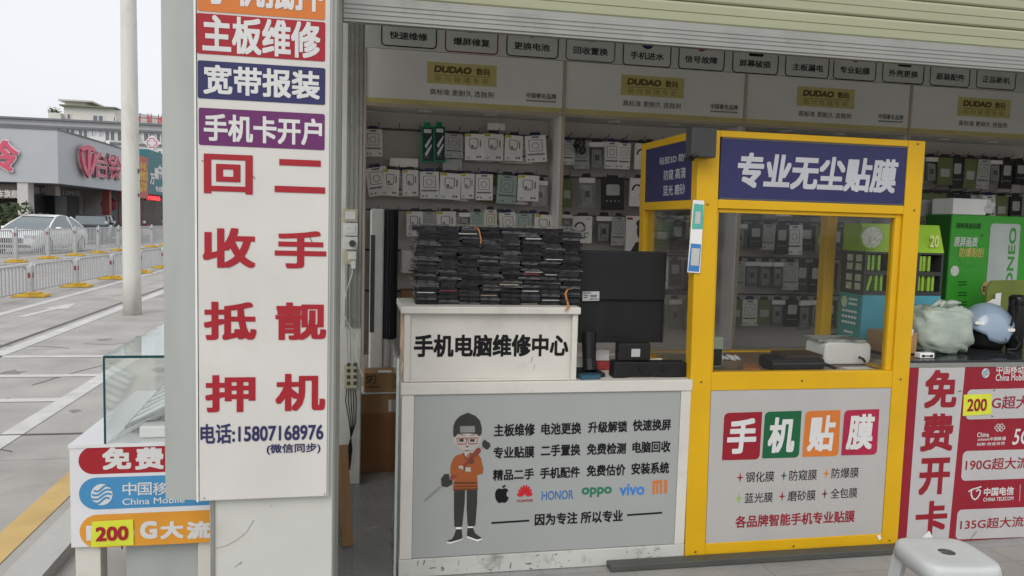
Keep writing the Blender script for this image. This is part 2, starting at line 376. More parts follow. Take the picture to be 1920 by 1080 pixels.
for p in ([(382,933),(384,936)], [(608,925),(609,928)], [(379,300),(380,303)], [(475,330),(478,336)], [(473,331),(472,337)], [(578,440),(586,455)]): sc_.stroke(SF, [SF.px(*q) for q in p], .0035, .001)
sc_.build('screw', scr, sg)
z3 = zc(300, 0, 2)
def band(name, lb, rt_, m):
    a = SF.px(*lb); b_ = SF.px(*rt_); return MB().poly(SF, rrect(a[0], a[1], b_[0], b_[1], .006), .0015).build(name, m, sg)
for lb, rt_, m, t, ta, tb in (((370,20),(610,-48),orange,'手机抵押',(384,7),(605,-47)), ((369,100),(610,42),red,'主板维修',(380,97),(601,43)),
        ((371,184),(610,128),navy,'宽带报装',(381.5,176),(600,134)), ((373,271.5),(609,214),purple,'手机卡开户',(382.5,264),(604,223.5))):
    bd = band('colour_band', lb, rt_, m); lettering(SF, t, ta, tb, white, bd, .0028, .028)
for t, a, b_ in (('回',(382.5,362),(474,291.5)),('二',(515,360),(610,301.5)),('收',(380,501.5),(479,428.5)),('手',(515,502.5),(612,434)),
        ('抵',(382.5,637.5),(481,566)),('靓',(516.5,637.5),(612,567.5)),('押',(385,773.5),(479,702.5)),('机',(516.5,771),(610,700))):
    lettering(SF, t, a, b_, red, sg, .002, .028)
lettering(SF, '电话:15807168976', (376,832.5), (606.5,790), ink, sg, .002, .022); lettering(SF, '(微信同步)', (500,852.5), (601,830), ink, sg, .002, .02)

# ---------------------------------------------------------------- repair counter
CY = 3.205
ct = thing('repair_counter', 'pale grey shop counter printed with a repairman figure and phone repair services', 'counter', (.83, 3.45, 0))
MB().box(.200, 1.458, CY+.012, 3.8, .085, .7825).build('carcass', counter_w, ct, .003)
MB().box(.188, 1.462, CY-.006, 3.82, .783, .832).build('top', counter_w, ct, .003)
MB().box(.190, 1.460, CY-.002, 3.78, .007, .084).build('plinth', counter_kick, ct, .003)
MB().box(.193, .2435, CY-.001, CY+.0115, .0855, .782).build('frame_strip', counter_w, ct, .002)
MB().box(.245, 1.411, CY+.003, CY+.0115, .0875, .781).build('printed_board', print_grey, ct)
MB().box(1.4125, 1.4585, CY-.001, CY+.0115, .0855, .782).build('frame_strip', counter_w, ct, .002)
CP = Pl('F', CY+.003); z6 = zc(740, 700, 2.842)
for t, a, b_ in (('主板维修',(528,337),(748,265)),('电池更换',(780,328),(995,260)),('升级解锁',(1030,318),(1240,252)),('快速换屏',(1268,308),(1473,242)),
        ('专业贴膜',(525,455),(745,385)),('二手置换',(778,443),(990,375)),('免费检测',(1023,435),(1233,368)),('电脑回收',(1265,425),(1470,358)),
        ('精品二手',(523,572),(743,505)),('手机配件',(773,562),(988,495)),('免费估价',(1022,550),(1230,482)),('安装系统',(1260,540),(1463,470)),
        ('因为专注 所以专业',(745,812),(1217,726))):
    lettering(CP, t, z6(*a), z6(*b_), black, ct, .0015, .027)
for q in (((515,797),(717,784)), ((1238,755),(1425,742))): MB().stroke(CP, [CP.px(*z6(*p)) for p in q], .008, .0015).build('rule_line', black, ct)
sk = MB(); SKP = Pl('F', CY-.002)
for k in range(34):
    u, v = random.uniform(.22, 1.44), random.uniform(.012, .078); a_ = random.uniform(-.5, .5) if k % 3 else 1.4; ln = random.uniform(.004, .03)
    sk.stroke(SKP, [(u, v), (u+ln*.5*math.cos(a_), v+ln*.3*math.sin(a_)+.001), (min(1.458, u+ln*math.cos(a_)), max(.009, min(.082, v+ln*math.sin(a_))))], random.uniform(.0012, .0045), .0006)
sk.build('scuff_mark', mat('dark scuff', (.10,.095,.085), .8), ct)['kind'] = 'stuff'
# maker marks under the list
def P6(*q): return [CP.px(*z6(*p)) for p in q]
ap = MB()
ap.poly(CP, P6((571,617),(580,612),(592,612),(602,618),(606,624),(598,632),(595,643),(598,655),(608,661),(603,674),(594,686),(584,690),(571,687),(558,691),(548,686),(539,672),(535,655),(535,637),(541,622),(553,613),(562,613)), .0015)
ap.poly(CP, P6((572,609),(574,601),(583,595),(592,594),(589,603),(581,609)), .0015); ap.build('maker_mark', black, ct)
hw = MB(); hc = P6((693,655))[0]
hu = P6((735,655))[0][0]-hc[0]; hv = hc[1]*-1+P6((693,593))[0][1]
for k in range(8):
    a = R(180-(k+.5)*22.5); ca, sa = math.cos(a), math.sin(a)
    pts = []
    for t_, wd in ((.16,.02),(.5,.12),(.8,.15),(.95,.11),(1,.0),(.95,-.11),(.8,-.15),(.5,-.12),(.16,-.02)):
        pts.append((hc[0]+hu*(t_*ca-wd*sa), hc[1]+hv*(t_*sa*1.0+wd*ca)-.004*0))
    hw.poly(CP, pts, .0015)
hw.build('maker_mark', mat('logo red', (.5,.02,.03), .4), ct)
lettering(CP, 'HUAWEI', z6(650,687), z6(735,669), dkred, ct, .0015, .02)
lettering(CP, 'HONOR', z6(783,676), z6(953,621), mat('logo blue', (.05,.16,.38), .4), ct, .0015, .012)
lettering(CP, 'oppo', z6(995,662), z6(1157,602), mat('logo green', (.02,.17,.09), .4), ct, .0015, .025)
lettering(CP, 'vivo', z6(1197,652), z6(1332,586), mat('logo bright blue', (.04,.20,.55), .4), ct, .0015, .02)
mi = MB().poly(CP, P6((1374,643),(1374,572),(1425,567),(1425,638),(1413,639),(1413,582),(1404,583),(1404,640),(1393,641),(1393,584),(1386,585),(1386,642)), .0015)
mi.poly(CP, P6((1436,639),(1436,567),(1451,566),(1451,638)), .0015); mi.build('maker_mark', orange, ct)
# the printed repairman (flat print)
zf = zc(780, 760, 3.857)
def PF_(*q): return [CP.px(*zf(*p)) for p in q]
skin_p = mat('printed skin', (.42,.37,.34), .45); hood = mat('printed orange', (.31,.085,.025), .45); hood_d = mat('printed brown', (.13,.045,.02), .45)
trous = mat('printed charcoal', (.035,.036,.034), .45); tool_r = mat('printed tool red', (.22,.05,.035), .45); steel_p = mat('printed steel', (.22,.22,.22), .45)
def figure(name, m, *polys, d=.0012):
    o = MB()
    for p in polys: o.poly(CP, PF_(*p), d)
    return o.build(name, m, ct)
figure('printed_trousers', trous, [(275,612),(355,612),(352,700),(335,870),(325,882),(285,882),(276,868),(274,740)], [(366,612),(443,612),(442,700),(430,862),(418,876),(382,876),(372,862),(366,740)])
figure('printed_shoe', trous, [(290,895),(330,893),(336,955),(325,972),(245,1000),(220,995),(222,980),(262,965),(275,940)], [(372,885),(412,885),(428,925),(470,955),(477,970),(470,983),(440,982),(368,948)])
figure('printed_sole', paper, [(222,984),(250,988),(328,966),(335,958),(334,970),(250,1000),(222,996)], [(368,944),(440,970),(476,962),(476,974),(445,984),(368,956)], [(290,880),(328,880),(330,893),(290,895)], [(376,876),(412,874),(412,885),(374,886)], d=.0014)
figure('printed_hood', hood, [(330,350),(370,335),(405,345),(455,360),(472,385),(487,470),(478,495),(440,505),(445,560),(275,560),(278,510),(248,500),(250,440),(268,385),(290,362)])
figure('printed_waistband', hood_d, [(272,553),(444,553),(447,612),(268,615)], d=.0013)
figure('printed_stripe', hood, [(272,570),(444,568),(445,578),(271,582)], [(271,592),(445,590),(446,598),(270,602)], d=.0016)
figure('printed_tool_shaft', steel_p, [(52,697),(60,684),(172,582),(186,594),(74,690)], [(470,306),(494,286),(502,294),(478,314)])
figure('printed_tool_grip', tool_r, [(240,520),(330,440),(440,310),(462,305),(472,330),(450,355),(345,455),(262,545)], d=.0016)
figure('printed_tool_grip', trous, [(180,530),(205,497),(238,494),(240,530),(265,545),(262,570),(225,592),(185,585)], [(480,265),(494,246),(535,275),(538,295),(520,318),(505,318),(478,292)], d=.0018)
figure('printed_sleeve', hood, [(250,440),(300,448),(345,470),(330,500),(262,505),(248,490)], d=.0020); figure('printed_sleeve', hood, [(487,450),(480,495),(400,492),(395,465),(400,440)], d=.0020)
figure('printed_hand', skin_p, [(305,440),(330,434),(345,442),(352,470),(330,460),(308,452)], [(345,448),(392,446),(398,478),(360,478)], d=.0022)
figure('printed_face', skin_p, [(272,225),(290,215),(300,205),(440,205),(455,225),(472,232),(470,265),(452,278),(435,310),(400,328),(370,331),(340,326),(308,308),(290,280),(270,275),(263,250)], [(345,325),(395,325),(385,360),(368,380),(352,360)], d=.0014)
figure('printed_cap', trous, [(268,205),(270,150),(285,110),(320,75),(375,53),(430,75),(462,110),(476,160),(474,205),(455,225),(440,208),(375,200),(300,208),(285,228),(272,225)], d=.0018)
figure('printed_cap_badge', steel_p, [(318,150),(424,148),(426,194),(320,197)], d=.0021)
gl = MB()
for c in ([(294,238),(365,236),(362,278),(305,280)], [(372,236),(446,234),(440,276),(382,278)]): gl.stroke(CP, PF_(*c), .0045, .0022, True)
gl.stroke(CP, PF_((362,248),(374,248)), .004, .0022)
gl.build('printed_glasses', tool_r, ct)
figure('printed_features', trous, [(310,245),(342,240),(345,262),(315,262)], [(390,243),(425,244),(422,262),(392,262)], [(306,208),(335,210),(355,218),(335,216)], [(388,218),(410,210),(436,208),(412,216)], [(355,294),(385,294),(370,304)], [(340,445),(354,443),(356,465),(345,468)], d=.0024)
ol = MB(); ol.stroke(CP, PF_((340,345),(362,388),(372,362),(390,345)), .004, .0022); ol.poly(CP, ell(*PF_((402,402))[0], .011, .013), .0022)
ol.build('printed_collar', hood_d, ct)
# white box standing on the counter
wb = thing('counter_box', 'white box with black phone and computer repair lettering on the counter left end', 'box', (.57, 3.35, .833))
WY = 3.218
MB().box(.202, .930, WY+.02, 3.54, .833, 1.1175).build('box_body', counter_w, wb, .003)
MB().box(.184, .942, WY-.014, 3.56, 1.118, 1.148).build('box_top', counter_w, wb, .004)
fr = MB().box(.199, .224, WY, WY+.019, .8335, 1.117).box(.910, .934, WY, WY+.019, .8335, 1.117).box(.2245, .9095, WY+.002, WY+.019, .8335, .842)
fr.build('box_frame', counter_w, wb, .002)
WP = Pl('F', WY+.02); z5 = zc(740, 560, 5.333)
lettering(WP, '手机电脑维修中心', z5(190,585), z5(1740,357), black, wb, .0015, .034)
ms = MB()
for p in ([(1382,575),(1362,640)], [(1405,660),(1385,705)], [(1830,280),(1826,345)], [(130,108),(155,150)]): ms.stroke(WP, [WP.px(*z5(*q)) for q in p], .0022, .001)
ms.build('scratch', scr, wb)
wr = MB()
for k in range(3): wr.tube([(.196-.003*k, 3.225+.006*k, 1.115), (.189-.002*k, 3.22, 1.0-.01*k), (.195, 3.225+.004*k, .92), (.189, 3.222, .87), (.194, 3.23, .835)], .003, 6)
tag(wr.build('wire_bundle', mat('pink and yellow wire', (.55,.36,.22), .5, .3, 30)), 'thin pink and yellow wires hanging down the left edge of the white counter box', 'wire')

# ---------------------------------------------------------------- the great pile of old phones
ph_m = [mat('phone black %s' % 'abc'[k], c, r, .85, 110, bump=.1, stretch=(.35,1,1.6)) for k, (c, r) in enumerate((((.012,.012,.013), .3), ((.030,.031,.034), .35), ((.10,.10,.102), .3)))]  # stretched noise paints silver frame lines and edge glints into the black
ph_s = mat('phone silver edge', (.55,.54,.52), .3, .1, metal=.5); ph_r = mat('phone red', (.30,.03,.035), .35); ph_g = mat('phone pale gold', (.50,.42,.30), .35, metal=.3)
def phone_mesh(w_, d_, t_, m):
    a, b = t_*.44, t_*.56                           # screen half and back half with the shadow line of the frame between them
    pts = [(-w_/2+.001, 0), (w_/2-.001, 0), (w_/2, .001), (w_/2-.0004, a), (w_/2-.002, a), (w_/2-.002, b), (w_/2-.0012, b), (w_/2-.0008, t_-.0006), (w_/2-.0018, t_)]
    side = MB().prism(Pl('F', 0), pts + [(-x+random.uniform(0, .002), z) for x, z in reversed(pts)], -d_, 0)
    side.box(-w_/2+.003, w_/2-.003, -.0015, -.0002, .0006, a-.0003).box(-w_/2+.006, w_/2-.004, -.003, -.0002, b+.0003, t_-.0008)
    return side.build('old_phone', m)
NS, NL = 8, 36; ztop = 1.149
protos = []
for m in ph_m + [ph_m[1]]*3:
    for w_, t_ in ((.0905, .0088), (.087, .0088)):
        protos.append(phone_mesh(w_, .15, t_, m))
SN = ['leftmost', 'second', 'third', 'fourth', 'fifth', 'sixth', 'seventh', 'rightmost']
special = {(5, 14): (8, 'dark red phone low in the sixth stack of the black phone pile'), (1, 6): (8, 'red edged phone near the bottom of the second stack of the pile'),
           (5, 15): (6, 'silver phone right above the dark red one in the phone pile'), (2, 33): (6, 'silver edged phone near the top of the third stack of the pile'),
           (5, 31): (6, 'silver edged phone high in the sixth stack of the pile'), (6, 22): (6, 'silver edged phone halfway up the seventh stack of the pile'),
           (6, 14): (6, 'silver edged phone in the lower half of the seventh stack'), (4, 9): (10, 'pale gold phone low in the fifth stack of the pile'),
           (3, 4): (10, 'pale gold phone near the bottom of the fourth stack'), (5, 6): (6, 'silver edged phone sixth from the bottom in the sixth stack'), (0, 5): (6, 'silver edged phone near the bottom of the leftmost stack'),
           (5, 0): (10, 'pale gold phone at the very bottom of the sixth stack'), (6, 2): (6, 'silver edged phone near the bottom of the seventh stack')}
used = set()
for k in range(NS):
    zz = ztop; cx = .252+.0885*k+.043
    for i in range(NL):
        if (k, i) in special: pi, lab = special[(k, i)]; grp = None
        else:
            pi = random.choice((0,0,1,2,2,3,4,5)); lab = 'used black phone lying in the %s stack of the pile on the white box' % SN[k]; grp = 'black phones in the %s stack of the pile' % SN[k]
        p = protos[pi]
        if pi not in used: o = p; used.add(pi)
        else: o = p.copy(); col.objects.link(o)
        tk = random.choice((.85, .95, 1.0, 1.05, 1.15)) if i > 3 else 1.01
        if i == NL-1: tk = max(.5, (1.4765-zz)/.0088)
        o.scale = (random.uniform(.97, 1.03) if i < 7 else random.uniform(1.0, 1.13), 1, tk)
        jit = .002 if i < 7 else .011
        o.location = (cx+random.uniform(-jit, jit)*1.3 - (.004*math.sin(i*.4) if k == 0 else 0), 3.29+random.uniform(-.012, .014), zz)
        o.rotation_euler = (0, random.uniform(-.012, .012) if i > 7 else 0, random.uniform(-.04, .04) if i < 7 else random.uniform(-.13, .13))
        if grp is None:
            e = MB().box(-.036, .036, -.0045, -.0031, .0012, .0044).build('edge_band', (ph_s, ph_r, ph_g)[(6, 8, 10).index(pi)], o)
        tag(o, lab, 'phone', grp or 'old phones with a coloured edge in the pile'); zz += .0088*tk+.0002
for k, p in enumerate(protos):
    if k not in used: bpy.data.objects.remove(p)
plate_m = mat('bare phone back plate', (.14,.135,.13), .45, .15, 20)
for k, (x, y, a, lab) in enumerate(((.33, 3.50, .10, 'grey phone back plate on top of the pile, at its left end'), (.50, 3.49, -.2, 'grey phone back plate on top of the pile, right of the orange ribbon cable'),
        (.66, 3.51, .05, 'grey phone back plate on top of the middle of the pile'), (.80, 3.48, -.06, 'grey phone back plate on top of the pile, second from its right end'), (.93, 3.5, .02, 'grey phone back plate on top of the pile, at its right end'))):
    o = MB().prism(Pl('F', 0), rrect(-.07, 0, .07, .005, .002, 2), -.14, 0).build('phone_back_plate', plate_m)
    o.location = (x-.02, y-.19, 1.4785+.001*k); o.rotation_euler = (0, random.uniform(-.03, .03), a); tag(o, lab, 'phone part', 'loose back plates on the phone pile')
rib = mat('amber ribbon cable', (.42,.17,.05), .4, .15)
def ribbon(pts, wd, lab):
    o = MB(); 
    for a, b in zip(pts[:-1], pts[1:]):
        o.face([(a[0]-wd/2, a[1], a[2]), (a[0]+wd/2, a[1], a[2]), (b[0]+wd/2, b[1], b[2]), (b[0]-wd/2, b[1], b[2])])
    r = o.build('ribbon_cable', rib); sm = r.modifiers.new('thickness', 'SOLIDIFY'); sm.thickness = .001; tag(r, lab, 'cable')
def fp(x, y, Y=3.266): u, v = Pl('F', Y).px(x, y); return (u, Y, v)
ribbon([fp(888,425,3.28), fp(897,428), fp(900,440), fp(902,450), fp(901,457)], .006, 'amber ribbon cable hanging from the top middle of the phone pile')
ribbon([fp(1074,541), fp(1064,543), fp(1060,550), fp(1062,560), fp(1064,566,3.20), fp(1066,576,3.196), fp(1060,583,3.196)], .009, 'amber ribbon cable dangling over the right end of the white box')
o = MB()
for a in range(9):
    q = [fp(772+random.uniform(-6,8), 462+random.uniform(-8,12)) for _ in range(4)]; o.tube(q, .0022, 5)
tag(o.build('wire_tangle', ph_m[2]), 'tangle of dark wires sticking out of the left side of the phone pile', 'wire')

# ---------------------------------------------------------------- computer screens and bits on the counter
mon = thing('computer_monitor', 'black computer monitor seen from behind beside the phone pile', 'monitor', (1.19, 3.4, .832))
MB().box(.968, 1.374, 3.35, 3.385, 1.165, 1.386).build('back_panel', bk, mon, .006)
b = MB().box(.985, 1.380, 3.366, 3.385, .972, 1.1645)
for k in range(12): b.box(1.10, 1.17, 3.3645, 3.366, 1.0+.012*k, 1.005+.012*k)
b.build('lower_back_panel', bk, mon, .004)
MB().box(1.372, 1.381, 3.36, 3.385, .972, 1.384).build('bezel', bk_gloss, mon, .002)
MB().tube([(1.03, 3.372, 1.02), (1.03, 3.35, .90), (1.03, 3.33, .85)], [.034, .030, .034], 10).build('stand_neck', bk, mon)
MB().box(.955, 1.085, 3.27, 3.42, .8325, .852).build('stand_foot', bk, mon, .008)
MP = Pl('F', 3.35); zm = zc(1060, 440, 3.857)
lb = MB().poly(MP, [MP.px(*zm(*p)) for p in ((122,480),(245,477),(246,410),(124,412))], .0008).build('rating_label', mat('label paper', (.42,.42,.40), .5), mon)
bb = MB()
for q in (((130,424),(185,421)), ((178,440),(230,438)), ((180,450),(225,448)), ((135,440),(165,439)), ((135,455),(160,454)), ((175,466),(238,464))): bb.stroke(MP, [MP.px(*zm(*p)) for p in q], .0035, .0014)
bb.build('label_print', dark_txt, lb)
sc2 = thing('sound_bar', 'low wide black device with two knobs lying on the counter below the monitor', 'speaker', (1.28, 3.3, .832))
MB().prism(Pl('F', 3.25), [(1.112,.8335),(1.16,.8335),(1.19,.842),(1.30,.842),(1.38,.8335),(1.455,.8335),(1.455,.900),(1.115,.905)], -.07, 0).build('case', bk, sc2, .005)
for x in (1.24, 1.345): MB().tube([(x, 3.25, .874), (x, 3.242, .874)], .011, 12).build('knob', bk_gloss, sc2)
ab = thing('power_adapter', 'black power brick with a small pale label standing on the low black device', 'adapter', (1.22, 3.3, .9))
MB().box(1.135, 1.285, 3.262, 3.312, .906, .985).build('body', bk, ab, .006)
MB().box(1.195, 1.235, 3.2605, 3.2617, .925, .96).build('label', MATS['label paper'], ab)
def flat_sheet(name, c, sx, sy, rz, rx, m, lab, cat, t=.002):
    o = MB().box(-sx/2, sx/2, -sy/2, sy/2, 0, t).build(name, m); o.location = c; o.rotation_euler = (rx, 0, rz); return tag(o, lab, cat)
flat_sheet('paper_sheet', (1.40, 3.385, .8335), .075, .16, .35, R(38), paper, 'white paper sheet leaning beside the booth behind the low black device', 'paper')
flat_sheet('paper_packet', (1.03, 3.47, .834), .15, .09, .2, R(50), paper, 'crumpled white paper packet on the counter under the monitor stand', 'paper', .01)
o = MB().box(1.075, 1.165, 3.44, 3.5, .8335, .872); tag(o.build('small_carton', mat('red white card', (.36,.05,.055), .5, .3, 30), None, .003), 'small red and white carton on the counter below the monitor', 'carton')
o = MB().box(1.085, 1.155, 3.446, 3.4498, .876, .925); tag(o.build('paper_slip', paper), 'white slip standing behind the small red carton under the monitor', 'paper')
flat_sheet('phone_box', (1.0, 3.25, .8335), .09, .05, .1, 0, mat('teal card', (.03,.09,.13), .4), 'flat teal phone box on the counter edge next to the white box', 'box', .018)

# ---------------------------------------------------------------- yellow booth
BY = 3.205; BX0, BX1, BD = 1.4655, 2.545, 3.9
class BB(MB):                                    # the booth stands a little out of true: its left side leans outwards
    def build(s, *a, **k):
        s.v = [(x-.028*(z/1.92)*(1-(x-BX0)/(BX1-BX0)), y, z) for x, y, z in s.v]; return MB.build(s, *a, **k)
bo = thing('film_booth', 'yellow framed glass booth with navy signs for phone screen film fitting', 'booth', (2.0, 3.55, 0))
for x0, x1, y0, y1 in ((BX0, BX0+.098, BY, BY+.06), (BX1-.085, BX1, BY, BY+.06), (BX0, BX0+.06, BD-.06, BD), (BX1-.06, BX1, BD-.06, BD)):
    BB().box(x0, x1, y0, y1, .007, 1.92).build('post', yellow, bo, .003)
fx0, fx1 = BX0+.0985, BX1-.0855
for z0, z1 in ((1.892, 1.92), (1.585, 1.624), (.780, .860), (.007, .079)):
    BB().box(fx0, fx1, BY+.001, BY+.055, z0, z1).build('front_rail', yellow, bo, .003)
for z0, z1 in ((1.885, 1.919), (1.58, 1.62), (.80, .85), (.007, .08)):
    BB().box(BX0+.002, BX0+.05, BY+.0605, BD-.0605, z0, z1).build('side_rail', yellow, bo, .003)
    BB().box(BX1-.05, BX1-.002, BY+.0605, BD-.0605, z0, z1).build('side_rail', yellow, bo, .003)
for z0, z1 in ((1.89, 1.919), (.80, .85), (.007, .08)): BB().box(BX0+.0605, BX1-.0605, BD-.055, BD-.005, z0, z1).build('back_rail', yellow, bo, .003)
fl = BB().box(fx0, fx0+.012, BY+.014, BY+.05, .8605, 1.5845).box(fx1-.03, fx1-.0, BY+.014, BY+.05, .8605, 1.5845).box(fx0+.0125, fx1-.0305, BY+.014, BY+.05, 1.568, 1.5845)
fl.build('window_bead', yellow, bo, .002)
sgn = MB().box(1.547, 2.468, BY+.006, BY+.02, 1.6245, 1.8915).build('front_sign', navy, bo)
BP = Pl('F', BY+.006); z1c = zc(1300, 220, 3.0855)
lettering(BP, '专业无尘贴膜', z1c(250,405), z1c(1188,245), mat('cool white vinyl', (.46,.47,.50), .4), sgn, .0015, .034, .12)
bt = MB()
for z in (1.6285, 1.8875): bt.box(1.55, 2.466, BY+.0035, BY+.0058, z-.004, z+.004)
bt.build('sign_bead', dk_grey, sgn)
lp = BB().box(fx0+.002, fx1-.002, BY+.004, BY+.02, .0795, .7795).build('lower_panel', mat('white lower board', (.42,.41,.395), .35, .03), bo)
LP_ = Pl('F', BY+.004); z5c = zc(1300, 700, 2.8425)
def L5(*q): return [LP_.px(*z5c(*p)) for p in q]
for q, m, ch, a, b_ in ((((165,211),(367,205),(352,458),(152,463)), dkred, '手', (175,430),(340,238)), (((382,205),(577,199),(562,448),(366,453)), green_v, '机', (392,425),(545,232)),
        (((598,202),(785,195),(772,440),(580,445)), orange, '贴', (603,417),(760,222)), (((805,197),(991,190),(977,433),(787,437)), mat('crimson vinyl', (.36,.02,.06), .38), '膜', (810,408),(968,215))):
    tl, tr, br, bl = [Vector(p) for p in L5(*q)]; r_ = .022
    pts = []
    for k in range(6):
        a_ = k/5*math.pi/2; pts.append(tl+(bl-tl).normalized()*r_*(1-math.sin(a_))+(tr-tl).normalized()*r_*(1-math.cos(a_)))
    pts += [tr]
    for k in range(6):
        a_ = k/5*math.pi/2; pts.append(br+(tr-br).normalized()*r_*(1-math.sin(a_))+(bl-br).normalized()*r_*(1-math.cos(a_)))
    pts += [bl]
    tl_ = MB().poly(LP_, list(reversed(pts)), .001).build('colour_tile', m, lp)
    lettering(LP_, ch, z5c(*a), z5c(*b_), white, tl_, .002, .034, .08)
for (x, y), m in (((249,555), dkred), ((482,545), green_v), ((708,534), orange), ((243,667), lime), ((473,655), dkred), ((700,642), mat('maroon vinyl', (.10,.02,.03), .4))):
    c = Vector(L5((x, y))[0]); pts = []
    for k in range(8): a_ = k*math.pi/4; r_ = (.0245 if k % 4 == 2 or k % 4 == 0 and k in (2, 6) else .018 if k % 2 == 0 else .0055); pts.append((c.x+r_*math.cos(a_), c.y+r_*math.sin(a_)))
    MB().poly(LP_, pts, .001).build('printed_star', m, lp)
for t, a, b_ in (('钢化膜',(278,582),(432,520)),('防窥膜',(510,573),(660,511)),('防爆膜',(735,560),(883,500)),('蓝光膜',(272,692),(425,632)),('磨砂膜',(502,682),(653,620)),('全包膜',(730,668),(875,608))):
    lettering(LP_, t, z5c(*a), z5c(*b_), black, lp, .001, .004)
lettering(LP_, '各品牌智能手机专业贴膜', z5c(222,825), z5c(862,728), dkred, lp, .001, .022)
MB().poly(LP_, L5((972,862),(992,858),(1000,878),(985,886)), .006).build('peeling_corner', paper, lp)
sp = BB().box(BX0+.004, BX0+.02, BY+.061, BD-.061, 1.6205, 1.8845).build('side_sign', navy, bo)
SPp = Pl('L', BX0-.0215); SBp = Pl('L', BX0+.004); zs = zc(1040, 240, 3.373)
for t, a, b_ in (('硅胶3D 防爆',(665,236),(862,150)),('防窥 高清',(690,333),(832,246)),('蓝光 磨砂',(685,430),(827,350))):
    BB().text(SBp, t, SPp.px(*zs(*a)), SPp.px(*zs(*b_)), .0015, .012, -.05).build('lettering', mat('cool white vinyl', (.46,.47,.50)), sp)
BB().box(fx0+.012, fx1-.03, BY+.030, BY+.035, .861, 1.568).build('front_pane', pane, bo)
BB().box(BX0+.022, BX0+.027, BY+.061, BD-.061, .8505, 1.5795).build('side_pane', pane, bo)
BB().box(BX0+.051, BX1-.051, BY+.061, BD-.061, .824, .844).build('table_top', desk_wood, bo, .002)
BB().box(BX0+.003, BX0+.02, BY+.061, BD-.061, .081, .7995).build('side_board', print_grey, bo); BB().box(BX1-.02, BX1-.003, BY+.061, BD-.061, .081, .7995).build('side_board', print_grey, bo)
cb = thing('corner_box', 'dark grey rectangular unit hung on the top left corner of the yellow booth', 'box', (1.43, 3.18, 1.79))
MB().box(1.376, 1.488, 3.13, 3.200, 1.795, 1.918).build('case', mat('slate grey plastic', (.05,.05,.052), .42, .1), cb, .006)
MB().tube([(1.386, 3.15, 1.80), (1.386, 3.12, 1.796), (1.40, 3.112, 1.80)], .011, 8).build('lens', bk_gloss, cb); MB().box(1.37, 1.40, 3.15, 3.19, 1.78, 1.7945).build('bracket', bk, cb, .002)
qs = thing('payment_placard', 'narrow teal and blue payment card on the left front post of the yellow booth', 'sign', (1.44, 3.19, 1.46))
QP = Pl('F', 3.198); zq = zc(1040, 240, 3.373)
def Q(*q): return [QP.px(*zq(*p)) for p in q]
MB().prism(QP, Q((838,912),(918,917),(945,460),(875,455)), 0, .002).build('card', paper, qs)
MB().poly(QP, Q((866,630),(868,640),(933,640),(936,625),(941,485),(880,478)), .0025).build('teal_panel', mat('teal print', (.10,.42,.34), .4), qs)
MB().poly(QP, Q((842,905),(912,910),(925,735),(860,730)), .0025).build('blue_panel', mat('blue print', (.05,.20,.48), .4), qs)
for q in (((885,605),(918,606),(923,530),(890,528)), ((858,868),(908,871),(917,762),(866,759))): MB().poly(QP, Q(*q), .003).build('blank_square', mat('pale print', (.5,.49,.47), .5), qs)
scb = mat('screw head', (.12,.10,.06), .4, metal=.5)
for k, (x, z) in enumerate(((BX0+.02, 1.905), (BX1-.04, 1.905), (BX1-.035, 1.605), (BX0+.05, 1.6), (BX0+.05, .82), (BX1-.045, .82), (BX0+.05, .045), (BX1-.045, .045), (2.0, .045), (2.0, .82))):
    BB().tube([(x, BY-.0003, z), (x, BY-.0025, z)], .0045, 8).build('screw', scb, bo)
# things inside the booth
pr = thing('film_machine', 'white rounded film cutting machine with papers on top, inside the booth', 'machine', (2.42, 3.5, .845))
MB().prism(Pl('F', 3.45), rrect(2.26, .8455, 2.515, .955, .03), -.17, 0).build('body', plastic_w, pr, .008, seg=3)
MB().tube([(2.44, 3.44, .885), (2.455, 3.425, .878), (2.47, 3.43, .862)], .006, 8).build('plug', bk, pr)
flat_sheet('paper_stack', (2.37, 3.54, .956), .24, .17, -.15, 0, mat('grey newsprint', (.34,.35,.32), .7, .3, 40), 'stack of grey printed papers on the white machine inside the booth', 'paper', .012)
flat_sheet('paper_sheet', (2.43, 3.5, .969), .12, .09, .5, .02, mat('dark film sheet', (.12,.14,.13), .3), 'dark film sheet on the papers on the white machine inside the booth', 'film sheet', .002)
bg_ = thing('tool_bag', 'low black zip tool bag on the table inside the booth', 'bag', (2.02, 3.36, .845))
MB().prism(Pl('F', 3.30), rrect(1.90, .8455, 2.17, .905, .022), -.14, 0).build('body', bk, bg_, .012, seg=3)
MB().box(1.9, 2.171, 3.295, 3.2985, .878, .884).build('zip', dk_grey, bg_); MB().tube([(2.17,3.34,.875),(2.215,3.33,.862),(2.24,3.32,.85)], .009, 6).build('strap', bk, bg_)
flat_sheet('phone_wallet', (2.06, 3.37, .9065), .2, .12, .05, .03, mat('dark brown leather', (.05,.03,.025), .4), 'dark leather phone wallet lying on the black tool bag in the booth', 'wallet', .014)
flat_sheet('orange_phone', (1.85, 3.40, .8455), .08, .15, -.5, 0, mat('copper plastic', (.36,.15,.05), .3), 'copper coloured phone lying on the table inside the booth', 'phone', .008)
flat_sheet('white_phone', (2.35, 3.31, .8455), .14, .07, .05, 0, plastic_w, 'white phone lying flat in front of the white machine in the booth', 'phone', .009)
o = MB(); 
for k in range(6): o.obox((1.78+.018*k, 3.62-.006*k, .855+.004*(k % 2)), .026, .03, .012, (random.random(), random.random(), .3))
tag(o.build('tissue', paper, None, .003), 'crumpled white tissue on the table inside the booth', 'tissue')
ld = thing('desk_fan', 'small pale green desk device with dark slotted front at the left end inside the booth', 'device', (1.66, 3.42, .845))
